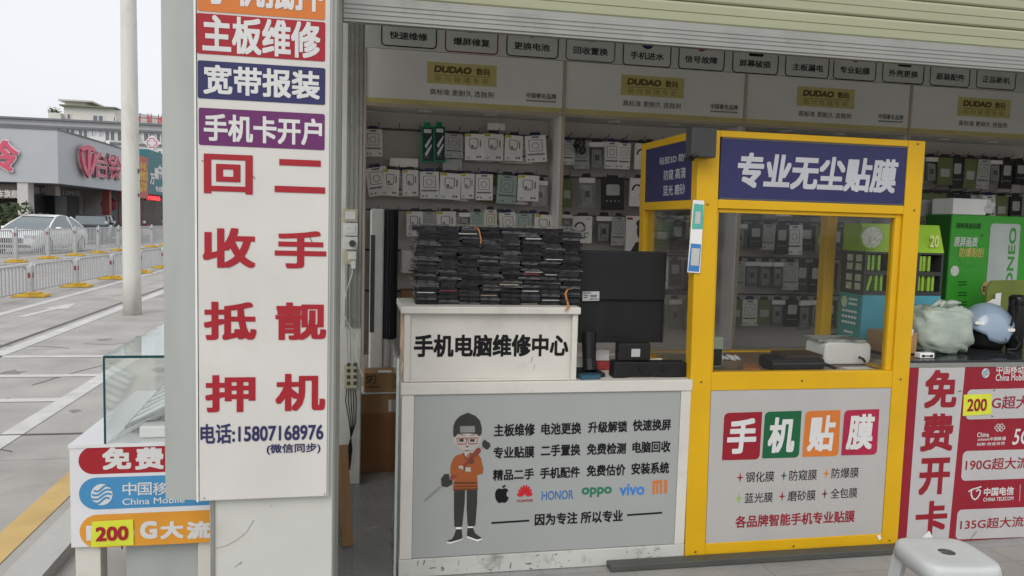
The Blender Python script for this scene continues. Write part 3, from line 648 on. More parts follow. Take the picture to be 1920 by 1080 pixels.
MB().box(1.62, 1.70, 3.40, 3.48, .8455, .99).build('case', mat('pale green plastic', (.32,.36,.28), .4), ld, .008); g = MB()
for k in range(5): g.obox((1.662, 3.398, .868+.014*k), .06, .003, .008, (0, .5, 0))
MB().box(1.632, 1.692, 3.3975, 3.3995, .856, .935).build('grille', bk, ld)
cx_ = thing('brown_carton', 'brown cardboard box with a white label strip beside the rack, seen through the booth', 'box', (2.66, 3.55, .906))
MB().box(2.565, 2.73, 3.40, 3.56, .907, 1.01).build('body', card, cx_, .003); o = MB().obox((2.62, 3.395, 1.028), .16, .004, .035, (0, .22, 0)); o.build('label_strip', paper, cx_)
# ---------------------------------------------------------------- red counter at the right
rc = thing('red_counter', 'red printed counter with white rounded panels offering free phone cards', 'counter', (3.2, 3.7, 0))
RY = 3.235
MB().box(2.565, 4.6, RY+.012, 4.1, .008, .868).build('carcass', counter_w, rc)
MB().box(2.5655, 4.6, RY, RY+.0115, .008, .868).build('printed_front', mat('red printed board', (.27,.016,.03), .35, .05), rc)
MB().box(2.56, 4.62, RY-.006, 4.12, .892, .903).build('glass_top', mat('dark counter glass', (.03,.033,.035), .12, .1), rc, .002)
MB().box(2.563, 4.61, RY-.003, 4.11, .8685, .8915).build('top_frame', alu, rc, .002)
RP = Pl('F', RY); z4 = zc(1680, 640, 2.4545)
def Q4(*q): return [RP.px(*z4(*p)) for p in q]
def rpanel(q, m, d=.001, r_=.025):
    P4 = [Vector(p) for p in Q4(*q)]; pts = []
    for k in range(4):
        c = P4[k]; a = (P4[k-1]-c).normalized(); b = (P4[(k+1) % 4]-c).normalized()
        for j in range(6): t = j/5*math.pi/2; pts.append(c+a*r_*(1-math.sin(t))+b*r_*(1-math.cos(t)))
    return MB().poly(RP, list(reversed(pts)), d).build('white_panel', m, rc)
rwh = mat('satin white board', (.46,.45,.45), .35, .04)
pv = rpanel(((107,97),(320,97),(240,920),(45,938)), rwh)
for t, a, b_ in (('免',(125,308),(287,130)),('费',(108,508),(270,330)),('开',(100,708),(253,533)),('卡',(83,900),(240,730))): lettering(RP, t, z4(*a), z4(*b_), dkred, pv, .002, .034)
for q, t, a, b_ in ((((328,222),(900,208),(890,345),(318,360)), 'G超大流量', (437,312), (742,246)), (((308,505),(900,488),(890,620),(298,642)), '190G超大流量', (317,596), (668,528)), (((283,775),(900,750),(890,888),(272,912)), '135G超大流量', (293,868), (645,800))):
    p_ = rpanel(q, rwh); lettering(RP, t, z4(*a), z4(*b_), dkred, p_, .002, .012)
stk = MB().poly(RP, Q4((305,343),(436,335),(438,240),(310,245)), .003).build('sticker', sticker, rc); lettering(RP, '200', z4(323,322), z4(418,262), dkred, stk, .0045, .02)
lettering(RP, '中国移动', z4(460,152), z4(592,106), white, rc, .001, .012); lettering(RP, 'China Mobile', z4(457,182), z4(602,150), white, rc, .001, .01)
lettering(RP, 'China', z4(372,441), z4(428,418), white, rc, .001, .015); lettering(RP, 'unicom中国联通', z4(375,459), z4(505,438), white, rc, .001, .015); lettering(RP, '创新·改变世界', z4(370,481), z4(502,462), white, rc, .001, .01)
lettering(RP, '5G', z4(533,476), z4(625,400), white, rc, .001, .01, .2)
lettering(RP, '中国电信', z4(402,713), z4(543,668), white, rc, .001, .025); lettering(RP, 'CHINA TELECOM', z4(400,737), z4(540,713), white, rc, .001, .015)
def wave_logo(P, c, r_, mats, par, base, d=.001):
    MB().poly(P, ell(c[0], c[1], r_, r_*1.1, 24), d).build('round_logo', base, par)
    for k, (off, m) in enumerate(zip((-.62, -.2, .22, .62), mats)):
        o = MB(); half = math.sqrt(1-off*off)*.92
        o.stroke(P, [(c[0]+r_*(-half+2*half*t/8), c[1]+r_*(off+.26*math.sin((t/8-.5)*math.pi*1.7)+.1*(t/8-.5))) for t in range(9)], r_*.2, d+.0008); o.build('logo_wave', m, par)
lb_ = mat('logo mid blue', (.06,.22,.42), .4)
wave_logo(RP, Q4((412,146))[0], .0215, (lb_, mat('logo olive', (.22,.26,.06), .4), lb_, lb_), rc, white)
un = MB(); c = Vector(Q4((477,398))[0])
for dx, dy in ((-.010,.011),(.010,.011),(-.010,-.008),(.010,-.008),(-.02,.0015),(.02,.0015)): un.stroke(RP, ell(c.x+dx, c.y+dy, .0085, .0085, 12), .0034, .001, True)
un.build('knot_logo', white, rc)
te = MB(); te.stroke(RP, Q4((333,692),(346,683),(364,677),(380,673),(392,668)), .007, .001).stroke(RP, Q4((347,684),(345,704),(352,722),(364,728),(376,718),(385,702),(388,688),(378,682),(368,690)), .008, .0012)
te.build('telecom_logo', white, rc); MB().stroke(RP, Q4((568,735),(571,658)), .0022, .001).build('rule_line', white, rc)
tr_ = MB(); tr_.stroke(RP, Q4((285,230),(300,228)), .003, .003).stroke(RP, Q4((370,872),(345,905),(320,932)), .0022, .003).stroke(RP, Q4((445,228),(455,222)), .003, .003).stroke(RP, Q4((435,342),(446,346)), .003, .003)
tr_.build('tear_mark', dark_txt, rc); MB().poly(RP, Q4((85,930),(175,915),(150,870)), .004).build('peeling_corner', paper, rc)
# things standing on the red counter
TZ = .9035
rk = thing('film_rack', 'dark rack with lime header and blue base on the red counter', 'rack', (2.79, 3.7, TZ))
kY = 3.62; rkm = mat('charcoal card rack', (.045,.048,.048), .5); rkb = mat('rack blue print', (.08,.33,.42), .45, .08); rkl = mat('rack lime print', (.30,.52,.03), .45)
MB().box(2.57, 3.03, kY, kY+.2, TZ+.0005, 1.175).build('base_block', rkb, rk, .002)
o = MB().box(2.57, 2.582, kY, kY+.2, 1.1755, 1.40).box(3.018, 3.03, kY, kY+.2, 1.1755, 1.40).box(2.5825, 3.0175, kY+.19, kY+.2, 1.1755, 1.40)
for z0, z1 in ((1.1755, 1.195), (1.28, 1.30), (1.39, 1.40)): o.box(2.5825, 3.0175, kY, kY+.19, z0, z1)
for x in (2.72, 2.87): o.box(x, x+.02, kY+.001, kY+.188, 1.1955, 1.3895)
o.build('shelf_frame', rkm, rk)
MB().prism(Pl('L', 2.5705), [(-(kY), 1.4005), (-(kY+.2), 1.4005), (-(kY+.2), 1.545), (-(kY+.05), 1.545)], -.46, 0).build('header', rkl, rk)
KP = Pl('F', kY+.012)
lettering(Pl('F', kY+.03), '20', zc(1660,340,3.177)(240,392), zc(1660,340,3.177)(298,322), mat('pale lime print', (.65,.68,.30), .5), rk, .03, .02)
KS = Pl('L', 2.57); w_ = MB()
for i in range(2):
    for jx in range(4): w_.poly(KS, rrect(-(kY+.15)+.075*i, 1.20+.045*jx+.012*(jx > 1), -(kY+.15)+.075*i+.05, 1.235+.045*jx+.012*(jx > 1), .003), .001)
w_.build('side_window', mat('pale card window', (.45,.48,.36), .5, .3, 60), rk)
ps = MB().poly(KS, [(-(kY+.19), .93), (-(kY+.012), .93), (-(kY+.012), 1.172), (-(kY+.19), 1.172)], .0008).build('side_poster', mat('teal green poster', (.05,.27,.26), .45, .25, 6), rk)
MB().poly(KS, ell(-(kY+.152), 1.128, .026, .03), .0016).build('poster_badge', mat('pale badge', (.5,.6,.45), .5), ps)
q_ = MB()
for zz, a, b in ((1.14, -.112, -.04), (1.115, -.112, -.04), (1.075, -.165, -.035), (1.045, -.165, -.035), (1.015, -.165, -.04), (.965, -.14, -.06)): 
    for k in range(5): u0 = -kY+a+(b-a)*k/5; q_.poly(KS, [(u0, zz), (u0+(b-a)/6.5, zz), (u0+(b-a)/6.5, zz+.012), (u0, zz+.012)], .0016)
q_.build('poster_print', paper, ps)
rd = thing('round_plaque', 'round white and lime plaque hung at the top left corner of the film rack', 'plaque', (2.6, 3.58, 1.47))
MB().tube([(2.585, 3.605, 1.475), (2.583, 3.597, 1.475)], .062, 28).build('rim', rkl, rd); MB().tube([(2.583, 3.5965, 1.475), (2.5825, 3.594, 1.475)], .054, 28).build('face', mat('plaque print', (.55,.58,.48), .5, .35, 90), rd)
pk0 = None
for k, (x, z0, h_, ti) in enumerate(((2.60,1.302,.082,0),(2.625,1.302,.082,0),(2.66,1.302,.082,0),(2.905,1.302,.08,0),(2.925,1.302,.08,0),(2.955,1.302,.08,0),(2.60,1.197,.08,.25),(2.65,1.197,.08,0),(2.68,1.197,.08,0),(2.745,1.197,.08,0),(2.765,1.197,.08,0),(2.90,1.197,.08,0),(2.925,1.197,.08,0),(2.96,1.197,.08,0),(2.985,1.197,.08,0))):
    if pk0 is None: o = MB().box(-.0075, .0075, 0, .12, 0, .08).build('film_pack', mat('green film pack', (.27,.45,.06), .4, .2, 60), None, .001); pk0 = o
    else: o = pk0.copy(); col.objects.link(o)
    o.location = (x, kY+.012, z0+.001); o.rotation_euler = (0, ti, 0)
    nth = ['leftmost', 'second', 'third', 'fourth', 'fifth', 'sixth', 'seventh', 'eighth', 'ninth']
    tag(o, 'green film pack standing %s on the %s shelf of the dark rack' % (nth[k if k < 6 else k-6], 'upper' if k < 6 else 'lower'), 'film pack', 'green film packs in the rack')
gb = thing('green_carton', 'large bright green carton of screen film with vertical lettering on the red counter', 'carton', (3.58, 4.0, TZ))
gY = 3.9; gcm = mat('bright green print', (.045,.32,.03), .4, .06)
MB().box(3.30, 3.86, gY, gY+.2, TZ+.0005, 1.612).build('body', gcm, gb, .003)
MB().box(3.294, 3.299, gY+.002, gY+.199, TZ+.001, 1.608).build('side_print', mat('deep green print', (.02,.12,.018), .45), gb)
GP = Pl('F', gY); z3c = zc(1660, 340, 3.177)
def Q3(*q): return [GP.px(*z3c(*p)) for p in q]
a = Q3((628,250))[0]; b_ = Q3((806,262))[0]
cl = MB().poly(GP, rrect(a[0], TZ+.05, b_[0], a[1], .02), .0015).build('pale_column', mat('pale grey print', (.42,.47,.44), .4), gb)
lettering(GP, 'ONEO', z3c(712,640), z3c(782,276), mat('column lime print', (.05,.28,.04), .4), cl, .003, .02, 0, 90)
lettering(GP, '超爽滑晶钻膜', z3c(420,280), z3c(570,250), mat('dark green print', (.01,.08,.01), .4), gb, .0015, .03)
lettering(GP, '原屏画质', z3c(405,388), z3c(552,333), white, gb, .0015, .015, .12); lettering(GP, '防爆耐刮', z3c(435,450), z3c(588,397), mat('pale copper print', (.55,.42,.12), .4), gb, .0015, .015, .12)
o = MB(); o.poly(GP, ell(*Q3((413,533))[0], .027, .030), .0015); o.build('badge', mat('badge print', (.6,.62,.58), .5, .3, 80), gb)
o = MB(); o.stroke(GP, ell(*Q3((500,430))[0], .075, .075, 28, 20, 300), .0016, .0012)
for y in (600, 617, 664, 680, 720, 737): o.stroke(GP, Q3((432, y), (485, y-2)), .0065, .0015)
c = Vector(Q3((575,322))[0]); o.poly(GP, [(c.x+(.012 if k % 2 == 0 else .004)*math.cos(k*math.pi/4), c.y+(.012 if k % 2 == 0 else .004)*math.sin(k*math.pi/4)) for k in range(8)], .0016)
o.build('small_print', mat('dark green print', (.01,.08,.01)), gb)
o = MB(); c = Q3((600,638))[0]; o.poly(GP, ell(c[0], c[1], .036, .042), .004); bd = o.build('gold_seal', mat('gold print', (.45,.33,.13), .35, .1), gb)
o = MB()
for r_ in range(2):
    for k in range(3): o.poly(GP, [(c[0]-.026+.018*k, c[1]-.018+.018*r_), (c[0]-.012+.018*k, c[1]-.018+.018*r_), (c[0]-.012+.018*k, c[1]-.004+.018*r_), (c[0]-.026+.018*k, c[1]-.004+.018*r_)], .0055)
o.build('seal_print', dark_txt, bd)
wp = thing('wrapped_pack', 'white pack in clear wrap lying on top of the green carton', 'pack', (3.4, 4.0, 1.613))
MB().box(3.16, 3.40, 4.13, 4.30, 1.60, 1.70).build('far_block', mat('grey white card', (.34,.34,.33), .5), wp, .003)
MB().box(3.31, 3.53, gY+.01, gY+.18, 1.613, 1.705).build('inner_pack', paper, wp, .006)
def crumple(cx, cy, cz, rx, ry, rz, seed, amp, e=.55, nu=40, nv=22, name='bag', knot=0):
    rnd = random.Random(seed); ph = [(rnd.uniform(2, 9), rnd.uniform(2, 7), rnd.uniform(0, 6.3), rnd.uniform(.3, 1)) for _ in range(14)]; o = MB()
    sg_ = lambda c, p: math.copysign(abs(c)**p, c)
    for i in range(nv+1):
        v = -math.pi/2+math.pi*i/nv
        for j in range(nu):
            u = 2*math.pi*j/nu; d = sum(a*math.sin(f1*u+f2*v*2+p)*abs(math.sin(f1*.5*u-p)) for f1, f2, p, a in ph)*amp/14
            d = 1+d*2; x = sg_(math.cos(v), e)*sg_(math.cos(u), e); y = sg_(math.cos(v), e)*sg_(math.sin(u), e); z = sg_(math.sin(v), e)
            o.v.append((cx+rx*x*d, cy+ry*y*d, max(cz-rz, cz+rz*z*d)))
    for i in range(nv):
        for j in range(nu): o.f.append((i*nu+j, i*nu+(j+1) % nu, (i+1)*nu+(j+1) % nu, (i+1)*nu+j))
    return o
cp_ = crumple(3.545, gY+.1, 1.66, .055, .085, .046, 5, .5); cp_.build('wrap', mat('pale clinging film', (.55,.55,.55), .25, .2, 40), wp, smooth=True)
bag = thing('plastic_bag', 'tied pale green plastic bag on the red counter beside the booth', 'bag', (2.97, 3.45, TZ))
bgm = mat('thin pale plastic', (.50,.57,.50), .30, .2, 9, bump=.6, bscale=11); bgm.node_tree.nodes['Principled BSDF'].inputs['Transmission Weight'].default_value = .3
crumple(2.905, 3.47, TZ+.118, .155, .10, .1175, 3, .24, .55).build('body', bgm, bag, smooth=True)
k_ = MB()
for k in range(11):
    a = random.uniform(0, 6.3); r1 = random.uniform(.04, .09)
    k_.tube([(2.90, 3.43, TZ+.235), (2.90+r1*.5*math.cos(a), 3.43+.02*math.sin(a), TZ+.252+.01*random.random()), (2.90+r1*math.cos(a), 3.43+.04*math.sin(a), TZ+.232+random.uniform(-.02, .03))], [.016, .014, .004], 6)
k_.build('knot', bgm, bag, smooth=True)
he = thing('scooter_helmet', 'pale blue half helmet with white vents on the red counter beside the plastic bag', 'helmet', (3.30, 3.6, TZ))
hm = mat('pale blue shell', (.27,.35,.45), .16, .04, coat=.8); o = MB(); nu, nv = 56, 14; hx, hy, hz = 3.295, 3.6, TZ+.085
def low(u):                                      # height of the shell's rim going round the head
    c = math.cos(u); s_ = abs(math.sin(u)); return .012 - .075*max(0, s_-.35)*(1 if c < .35 else .55)*(1.25 if -.5 < c < .35 else .7) + (.03 if c > .6 else 0) + .02*max(0, -c)
for i in range(nv+1):
    for j in range(nu):
        u = 2*math.pi*j/nu; t = i/nv; z0 = low(u); z = z0 + (.155-z0)*math.sin(t*math.pi/2)
        rr = math.sqrt(max(0, 1-(max(z, 0)/.1555)**2)); rr = rr*(1+.0*t) if z > 0 else 1-.25*(z/.1)**2
        o.v.append((hx+.152*rr*math.cos(u)*(1.0+.06*math.cos(u)), hy+.118*rr*math.sin(u), hz+z))
for i in range(nv):
    for j in range(nu): o.f.append((i*nu+j, i*nu+(j+1) % nu, (i+1)*nu+(j+1) % nu, (i+1)*nu+j))
shl = o.build('shell', hm, he, smooth=True); sm = shl.modifiers.new('thickness', 'SOLIDIFY'); sm.thickness = .006
MB().lathe(hx, hy, [(.085, TZ+.002), (.098, TZ+.03), (.102, TZ+.09), (.09, TZ+.14)], 22).build('lining', bk, he, smooth=True)
for x, y, z, a in ((3.168, 3.535, 1.028, -.35), (3.34, 3.487, 1.005, .2)):
    MB().prism(Pl('F', 0), rrect(-.024, -.008, .024, .008, .007), 0, .006).build('vent', plastic_w, he)
for v, (x, y, z, a) in zip([c for c in he.children if c.name.startswith('vent')], ((3.190, 3.524, 1.045, .3), (3.355, 3.494, 1.012, -.12))):
    v.location = (x, y, z); v.rotation_euler = (0, 0, -a)
MB().tube([(3.32,3.49,.965),(3.32,3.483,.965)], .005, 10).build('rivet', dk_grey, he)
MB().tube([(3.39,3.50,.975),(3.41,3.49,.94),(3.38,3.48,.912),(3.35,3.5,.908)], .007, 6).build('chin_strap', bk, he)
bo_ = thing('black_flask', 'tall black vacuum flask with a carrying strap at the right end of the red counter', 'flask', (3.44, 3.55, TZ))
MB().lathe(3.437, 3.55, [(.036, TZ+.001), (.041, TZ+.01), (.042, TZ+.22), (.040, TZ+.235)], 24).build('body', bk, bo_, smooth=True)
MB().lathe(3.437, 3.55, [(.040, TZ+.2355), (.043, TZ+.24), (.043, TZ+.275), (.03, TZ+.288)], 24).build('cap', bk_gloss, bo_, smooth=True)
MB().tube([(3.40,3.53,TZ+.26),(3.37,3.50,TZ+.285),(3.352,3.49,TZ+.25),(3.36,3.49,TZ+.17),(3.35,3.49,TZ+.13)], .006, 6).tube([(3.36,3.49,TZ+.29),(3.385,3.49,TZ+.25),(3.39,3.49,TZ+.2)], .007, 6).build('strap', bk, bo_)
o = MB().prism(Pl('F', 3.72), [(3.40,TZ+.002),(3.68,TZ+.002),(3.68,TZ+.345),(3.62,TZ+.355),(3.43,TZ+.35),(3.40,TZ+.31)], -.012, 0)
tag(o.build('olive_board', mat('olive card', (.15,.19,.04), .5, .2, 5)), 'olive green board standing behind the black flask on the red counter', 'board')
o = MB().prism(Pl('F', 3.70), [(3.345,TZ+.205),(3.44,TZ+.15),(3.45,TZ+.25),(3.425,TZ+.25)], -.004, 0); o.prism(Pl('F', 3.701), [(3.44,TZ+.002),(3.475,TZ+.002),(3.475,TZ+.285),(3.44,TZ+.28)], -.004, 0)
o = o.build('price_card', paper); tag(o, 'white folded price card with a small dark square behind the helmet', 'card'); MB().box(3.40, 3.425, 3.694, 3.696, TZ+.19, TZ+.225).build('printed_square', navy, o)
o = thing('cable_end', 'white cassette like connector lying on the red counter edge by the booth', 'connector', (2.70, 3.3, TZ))
MB().box(2.655, 2.735, 3.28, 3.32, TZ+.001, TZ+.026).build('shell', plastic_w, o, .003); MB().box(2.665, 2.68, 3.2785, 3.2797, TZ+.007, TZ+.018).box(2.71, 2.725, 3.2785, 3.2797, TZ+.007, TZ+.018).box(2.68, 2.71, 3.2785, 3.2797, TZ+.01, TZ+.015).build('slot', bk, o)
# stool and floor rail in front
sto = thing('plastic_stool', 'pale grey plastic stool with a slot in its seat in front of the red counter', 'stool', (1.925, 2.19, .004))
stm = mat('pale grey plastic', (.52,.54,.54), .38, .05, 6); s = MB(); n = 40
def sq(a, r_, e=.42): c, s2 = math.cos(a), math.sin(a); return (r_*math.copysign(abs(c)**e, c), r_*math.copysign(abs(s2)**e, s2))
rings = [(.026, .451, .9), (.075, .451, .6), (.112, .452, .45), (.124, .449, .45), (.129, .438, .45), (.132, .40, .45), (.126, .40, .45), (.124, .44, .45)]
for r_, z, e in rings:
    for k in range(n): x, y = sq(2*math.pi*k/n, r_, e); s.v.append((x, y*(.22 if r_ == .03 else 1), z))
for i in range(len(rings)-1):
    for k in range(n): s.f.append((i*n+k, i*n+(k+1) % n, (i+1)*n+(k+1) % n, (i+1)*n+k))
s.build('seat', stm, sto, smooth=True)
sto_l = []
for sx in (-1, 1):
    for sy in (-1, 1):
        l = MB(); i0 = 0
        for z, o_, wd in ((.437, .095, .044), (.22, .118, .034), (0, .144, .026)):
            x, y = sx*o_, sy*o_; l.v += [(x-sx*wd, y+sy*.016, z), (x+sx*.016, y+sy*.016, z), (x+sx*.016, y-sy*wd, z), (x+sx*.010, y-sy*wd, z), (x+sx*.010, y+sy*.010, z), (x-sx*wd, y+sy*.010, z)]
        for i in range(2):
            for k in range(6): l.f.append((i*6+k, i*6+(k+1) % 6, (i+1)*6+(k+1) % 6, (i+1)*6+k))
        l.f += [(5,4,3,2,1,0), (12,13,14,15,16,17)]; l.build('leg', stm, sto)
for c in sto.children: c.matrix_parent_inverse = Matrix.Identity(4)
sto.rotation_euler = (0, 0, R(-8))
o = MB().box(1.095, 2.565, 3.135, 3.198, .0065, .034); o = o.build('floor_rail', steel_rail, None, .003); tag(o, 'dark steel channel lying on the floor along the foot of the yellow booth', 'rail')
MB().poly(Pl('F', 3.1345), [(2.48,.012),(2.545,.012),(2.545,.03),(2.48,.03)], .001).build('sticker', paper, o)

# ---------------------------------------------------------------- display cabinets at the back
KY0, KYB, PITCH_X = 5.10, 5.40, 1.285
cab = thing('display_cabinet', 'first white wall cabinet from the left, its open pegboard bay behind the phone pile', 'cabinet', (.041, 5.1, .006))
X0, X1 = .041, .041+PITCH_X-.002
zq5 = zc(640, 30, 3.6); HP = Pl('F', KY0)
zhb, zht = HP.px(681, 191)[1], HP.px(681, 89)[1]          # foot and top of the header board
MB().box(X0, X0+.018, KY0, KYB, .007, zht).build('side_panel', cab_w, cab); MB().box(X1-.018, X1, KY0, KYB, .007, zht).build('side_panel', cab_w, cab)
MB().box(X0+.0185, X1-.0185, KYB-.012, KYB, .007, zhb-.02).build('pegboard', mat('grubby pegboard', (.60,.56,.53), .6, .08, 3, dirt=.3, dcol=(.3,.28,.25)), cab)
MB().box(X0+.0185, X1-.0185, KY0+.02, KYB-.013, zhb-.019, zhb).build('top_shelf', cab_w, cab)
MB().box(X0-.004, X0+.014, KY0-.012, KY0-.0005, .007, zht).build('front_edging', cab_edge, cab); MB().box(X0+.0145, X1-.0045, KY0-.010, KY0-.0005, zhb-.02, zhb-.001).build('front_edging', cab_edge, cab)
hb = MB().box(X0+.0145, X1-.0045, KY0-.006, KY0+.006, zhb, zht).build('header_board', sign_w, cab)
MB().box(X0+.0185, X1-.0185, KY0+.02, KYB-.0125, .007, .62).build('base_cupboard', cab_w, cab)
HP2 = Pl('F', KY0-.006)
MB().poly(HP2, [(X0+.016, zhb+.001), (X1-.006, zhb+.001), (X1-.006, zhb+.030), (X0+.016, zhb+.030)], .001).build('yellow_strip', sign_y, hb)
a, b_ = HP2.px(*zq5(578,452)), HP2.px(*zq5(1050,337)); stq = MB().poly(HP2, [a, (b_[0], a[1]), b_, (a[0], b_[1])], .001).build('yellow_label', sign_y, hb)
for t, a, b_, m, bd in (('DUDAO',(625,380),(880,349),brown_txt,.05),('数码',(910,400),(1003,358),brown_txt,.025),('能效管理专家',(632,440),(995,425),mat('faded olive print',(.27,.22,.07),.5),.0)):
    lettering(HP2, t, zq5(*a), zq5(*b_), m, stq, .002, bd, .15 if t == 'DUDAO' else 0, 0, 1.35 if bd == 0 else 1)
MB().stroke(HP2, [HP2.px(*zq5(625,395)), HP2.px(*zq5(1005,416))], .003, .002).build('rule_line', brown_txt, stq)
lettering(HP2, '高标准 更耐久 选独到', zq5(597,530), zq5(1027,514), dark_txt, hb, .001, .004)
lettering(HP2, '中国著名品牌', zq5(1247,553), zq5(1450,528), dark_txt, hb, .001, .012); 
MB().stroke(HP2, [HP2.px(*zq5(1247,570)), HP2.px(*zq5(1448,580))], .010, .0012).build('code_line', mat('faint grey print', (.25,.25,.24), .5, .4, 200), hb)
for x in (.40, .83): MB().tube([(X0+x, 5.24, zhb-.0195), (X0+x, 5.24, zhb-.026)], .045, 20).build('spot_lamp', plastic_w, cab)
RZ = [Pl('F', 5.38).px(860, y)[1] for y in (247, 322, 396, 470, 545)]
for z in RZ: MB().box(X0+.02, X1-.02, KYB-.024, KYB-.0125, z-.012, z).build('hook_rail', dk_grey, cab)
hk0 = None
for z in RZ[:3]:
    for k in range(9):
        x = X0+.10+k*.131
        if hk0 is None: hk0 = MB().tube([(0, -.012, 0), (0, -.16, .004), (0, -.175, .022)], .0028, 5).build('hook', dk_grey, cab); h = hk0
        else: h = hk0.copy(); col.objects.link(h); h.parent = cab
        h.matrix_parent_inverse = Matrix.Translation(-Vector(cab.location)); h.location = (x, KYB-.012, z-.004)
for i, lab in ((1, 'second white wall cabinet from the left, partly behind the yellow booth'), (2, 'third white wall cabinet from the left, seen above and through the yellow booth'), (3, 'rightmost white wall cabinet, behind the green carton')):
    dup(cab, (.041+PITCH_X*i, 5.1, .006), None, lab)
    tag(cab, None, None, 'wall cabinets along the back of the shop')
for o in col.objects:
    if o.name.startswith('display_cabinet') and o.parent is None: o['group'] = 'wall cabinets along the back of the shop'

# frieze of service boxes above the cabinets
fz = thing('service_frieze', 'long grey board of outlined repair service boxes above the wall cabinets', 'sign', (2.6, 5.1, zht))
MB().box(.05, 5.25, KY0-.004, KY0+.02, zht+.004, zht+.46).build('board', frieze_g, fz)
FZ = Pl('F', KY0-.004)
fb = [('快速维修',715.6,818,766,85,dark_txt,bk),('爆屏修复',835,933,884,96,mat('frieze red',(.26,.03,.05),.5),red),('更换电池',950,1046,997,104,dark_txt,dk_grey),('回收置换',1061,1152,1107,112,mat('frieze grey green',(.12,.14,.12),.5),orange),
      ('手机进水',1168,1257,1213,121,dark_txt,navy),('信号故障',1272,1357,1314,128,dark_txt,red),('屏幕破损',1373,1458,1415,135,dark_txt,bk),('主板漏电',1472,1553,1514,142,dark_txt,None),('专业贴膜',1562,1641,1602,147,dark_txt,dk_grey),
      ('外壳更换',1654,1731,1693,153,dark_txt,bk),('原装配件',1743,1817,1781,159,dark_txt,mat('frieze grey',(.3,.3,.3),.5)),('正品新机',1830,1903,1867,164,dark_txt,dk_grey)]
for k, (t, x0, x1, xc, yb, m, ic) in enumerate(fb):
    u0, v0 = FZ.px(x0, yb-(5 if k < 5 else 3)); u1 = FZ.px(x1, yb)[0]; uc = FZ.px(xc, yb)[0]; v0 = FZ.px(xc, yb+3)[1]
    bx = MB().stroke(FZ, rrect(u0, v0, u1, v0+.30, .025), .008, .001, True).build('service_box', m, fz)
    MB().text(FZ, t, (uc-.118, v0+.042), (uc+.118, v0+.090), .001, .022).build('lettering', dark_txt, bx)
    if ic:
        o = MB()
        if k == 6 or k == 9: o.poly(FZ, rrect(uc-.05, v0+.115, uc+.06, v0+.26, .012), .001)
        elif k == 0: o.poly(FZ, ell(uc-.03, v0+.16, .028, .035), .001).poly(FZ, ell(uc+.06, v0+.158, .025, .03), .0012)
        elif k == 4:
            o.poly(FZ, ell(uc, v0+.18, .056, .07), .001)
        elif k == 1: o.poly(FZ, rrect(uc-.055, v0+.125, uc+.055, v0+.26, .015), .001)
        else: o.poly(FZ, ell(uc, v0+.17, .045, .048), .001)
        o.build('service_icon', ic, bx)

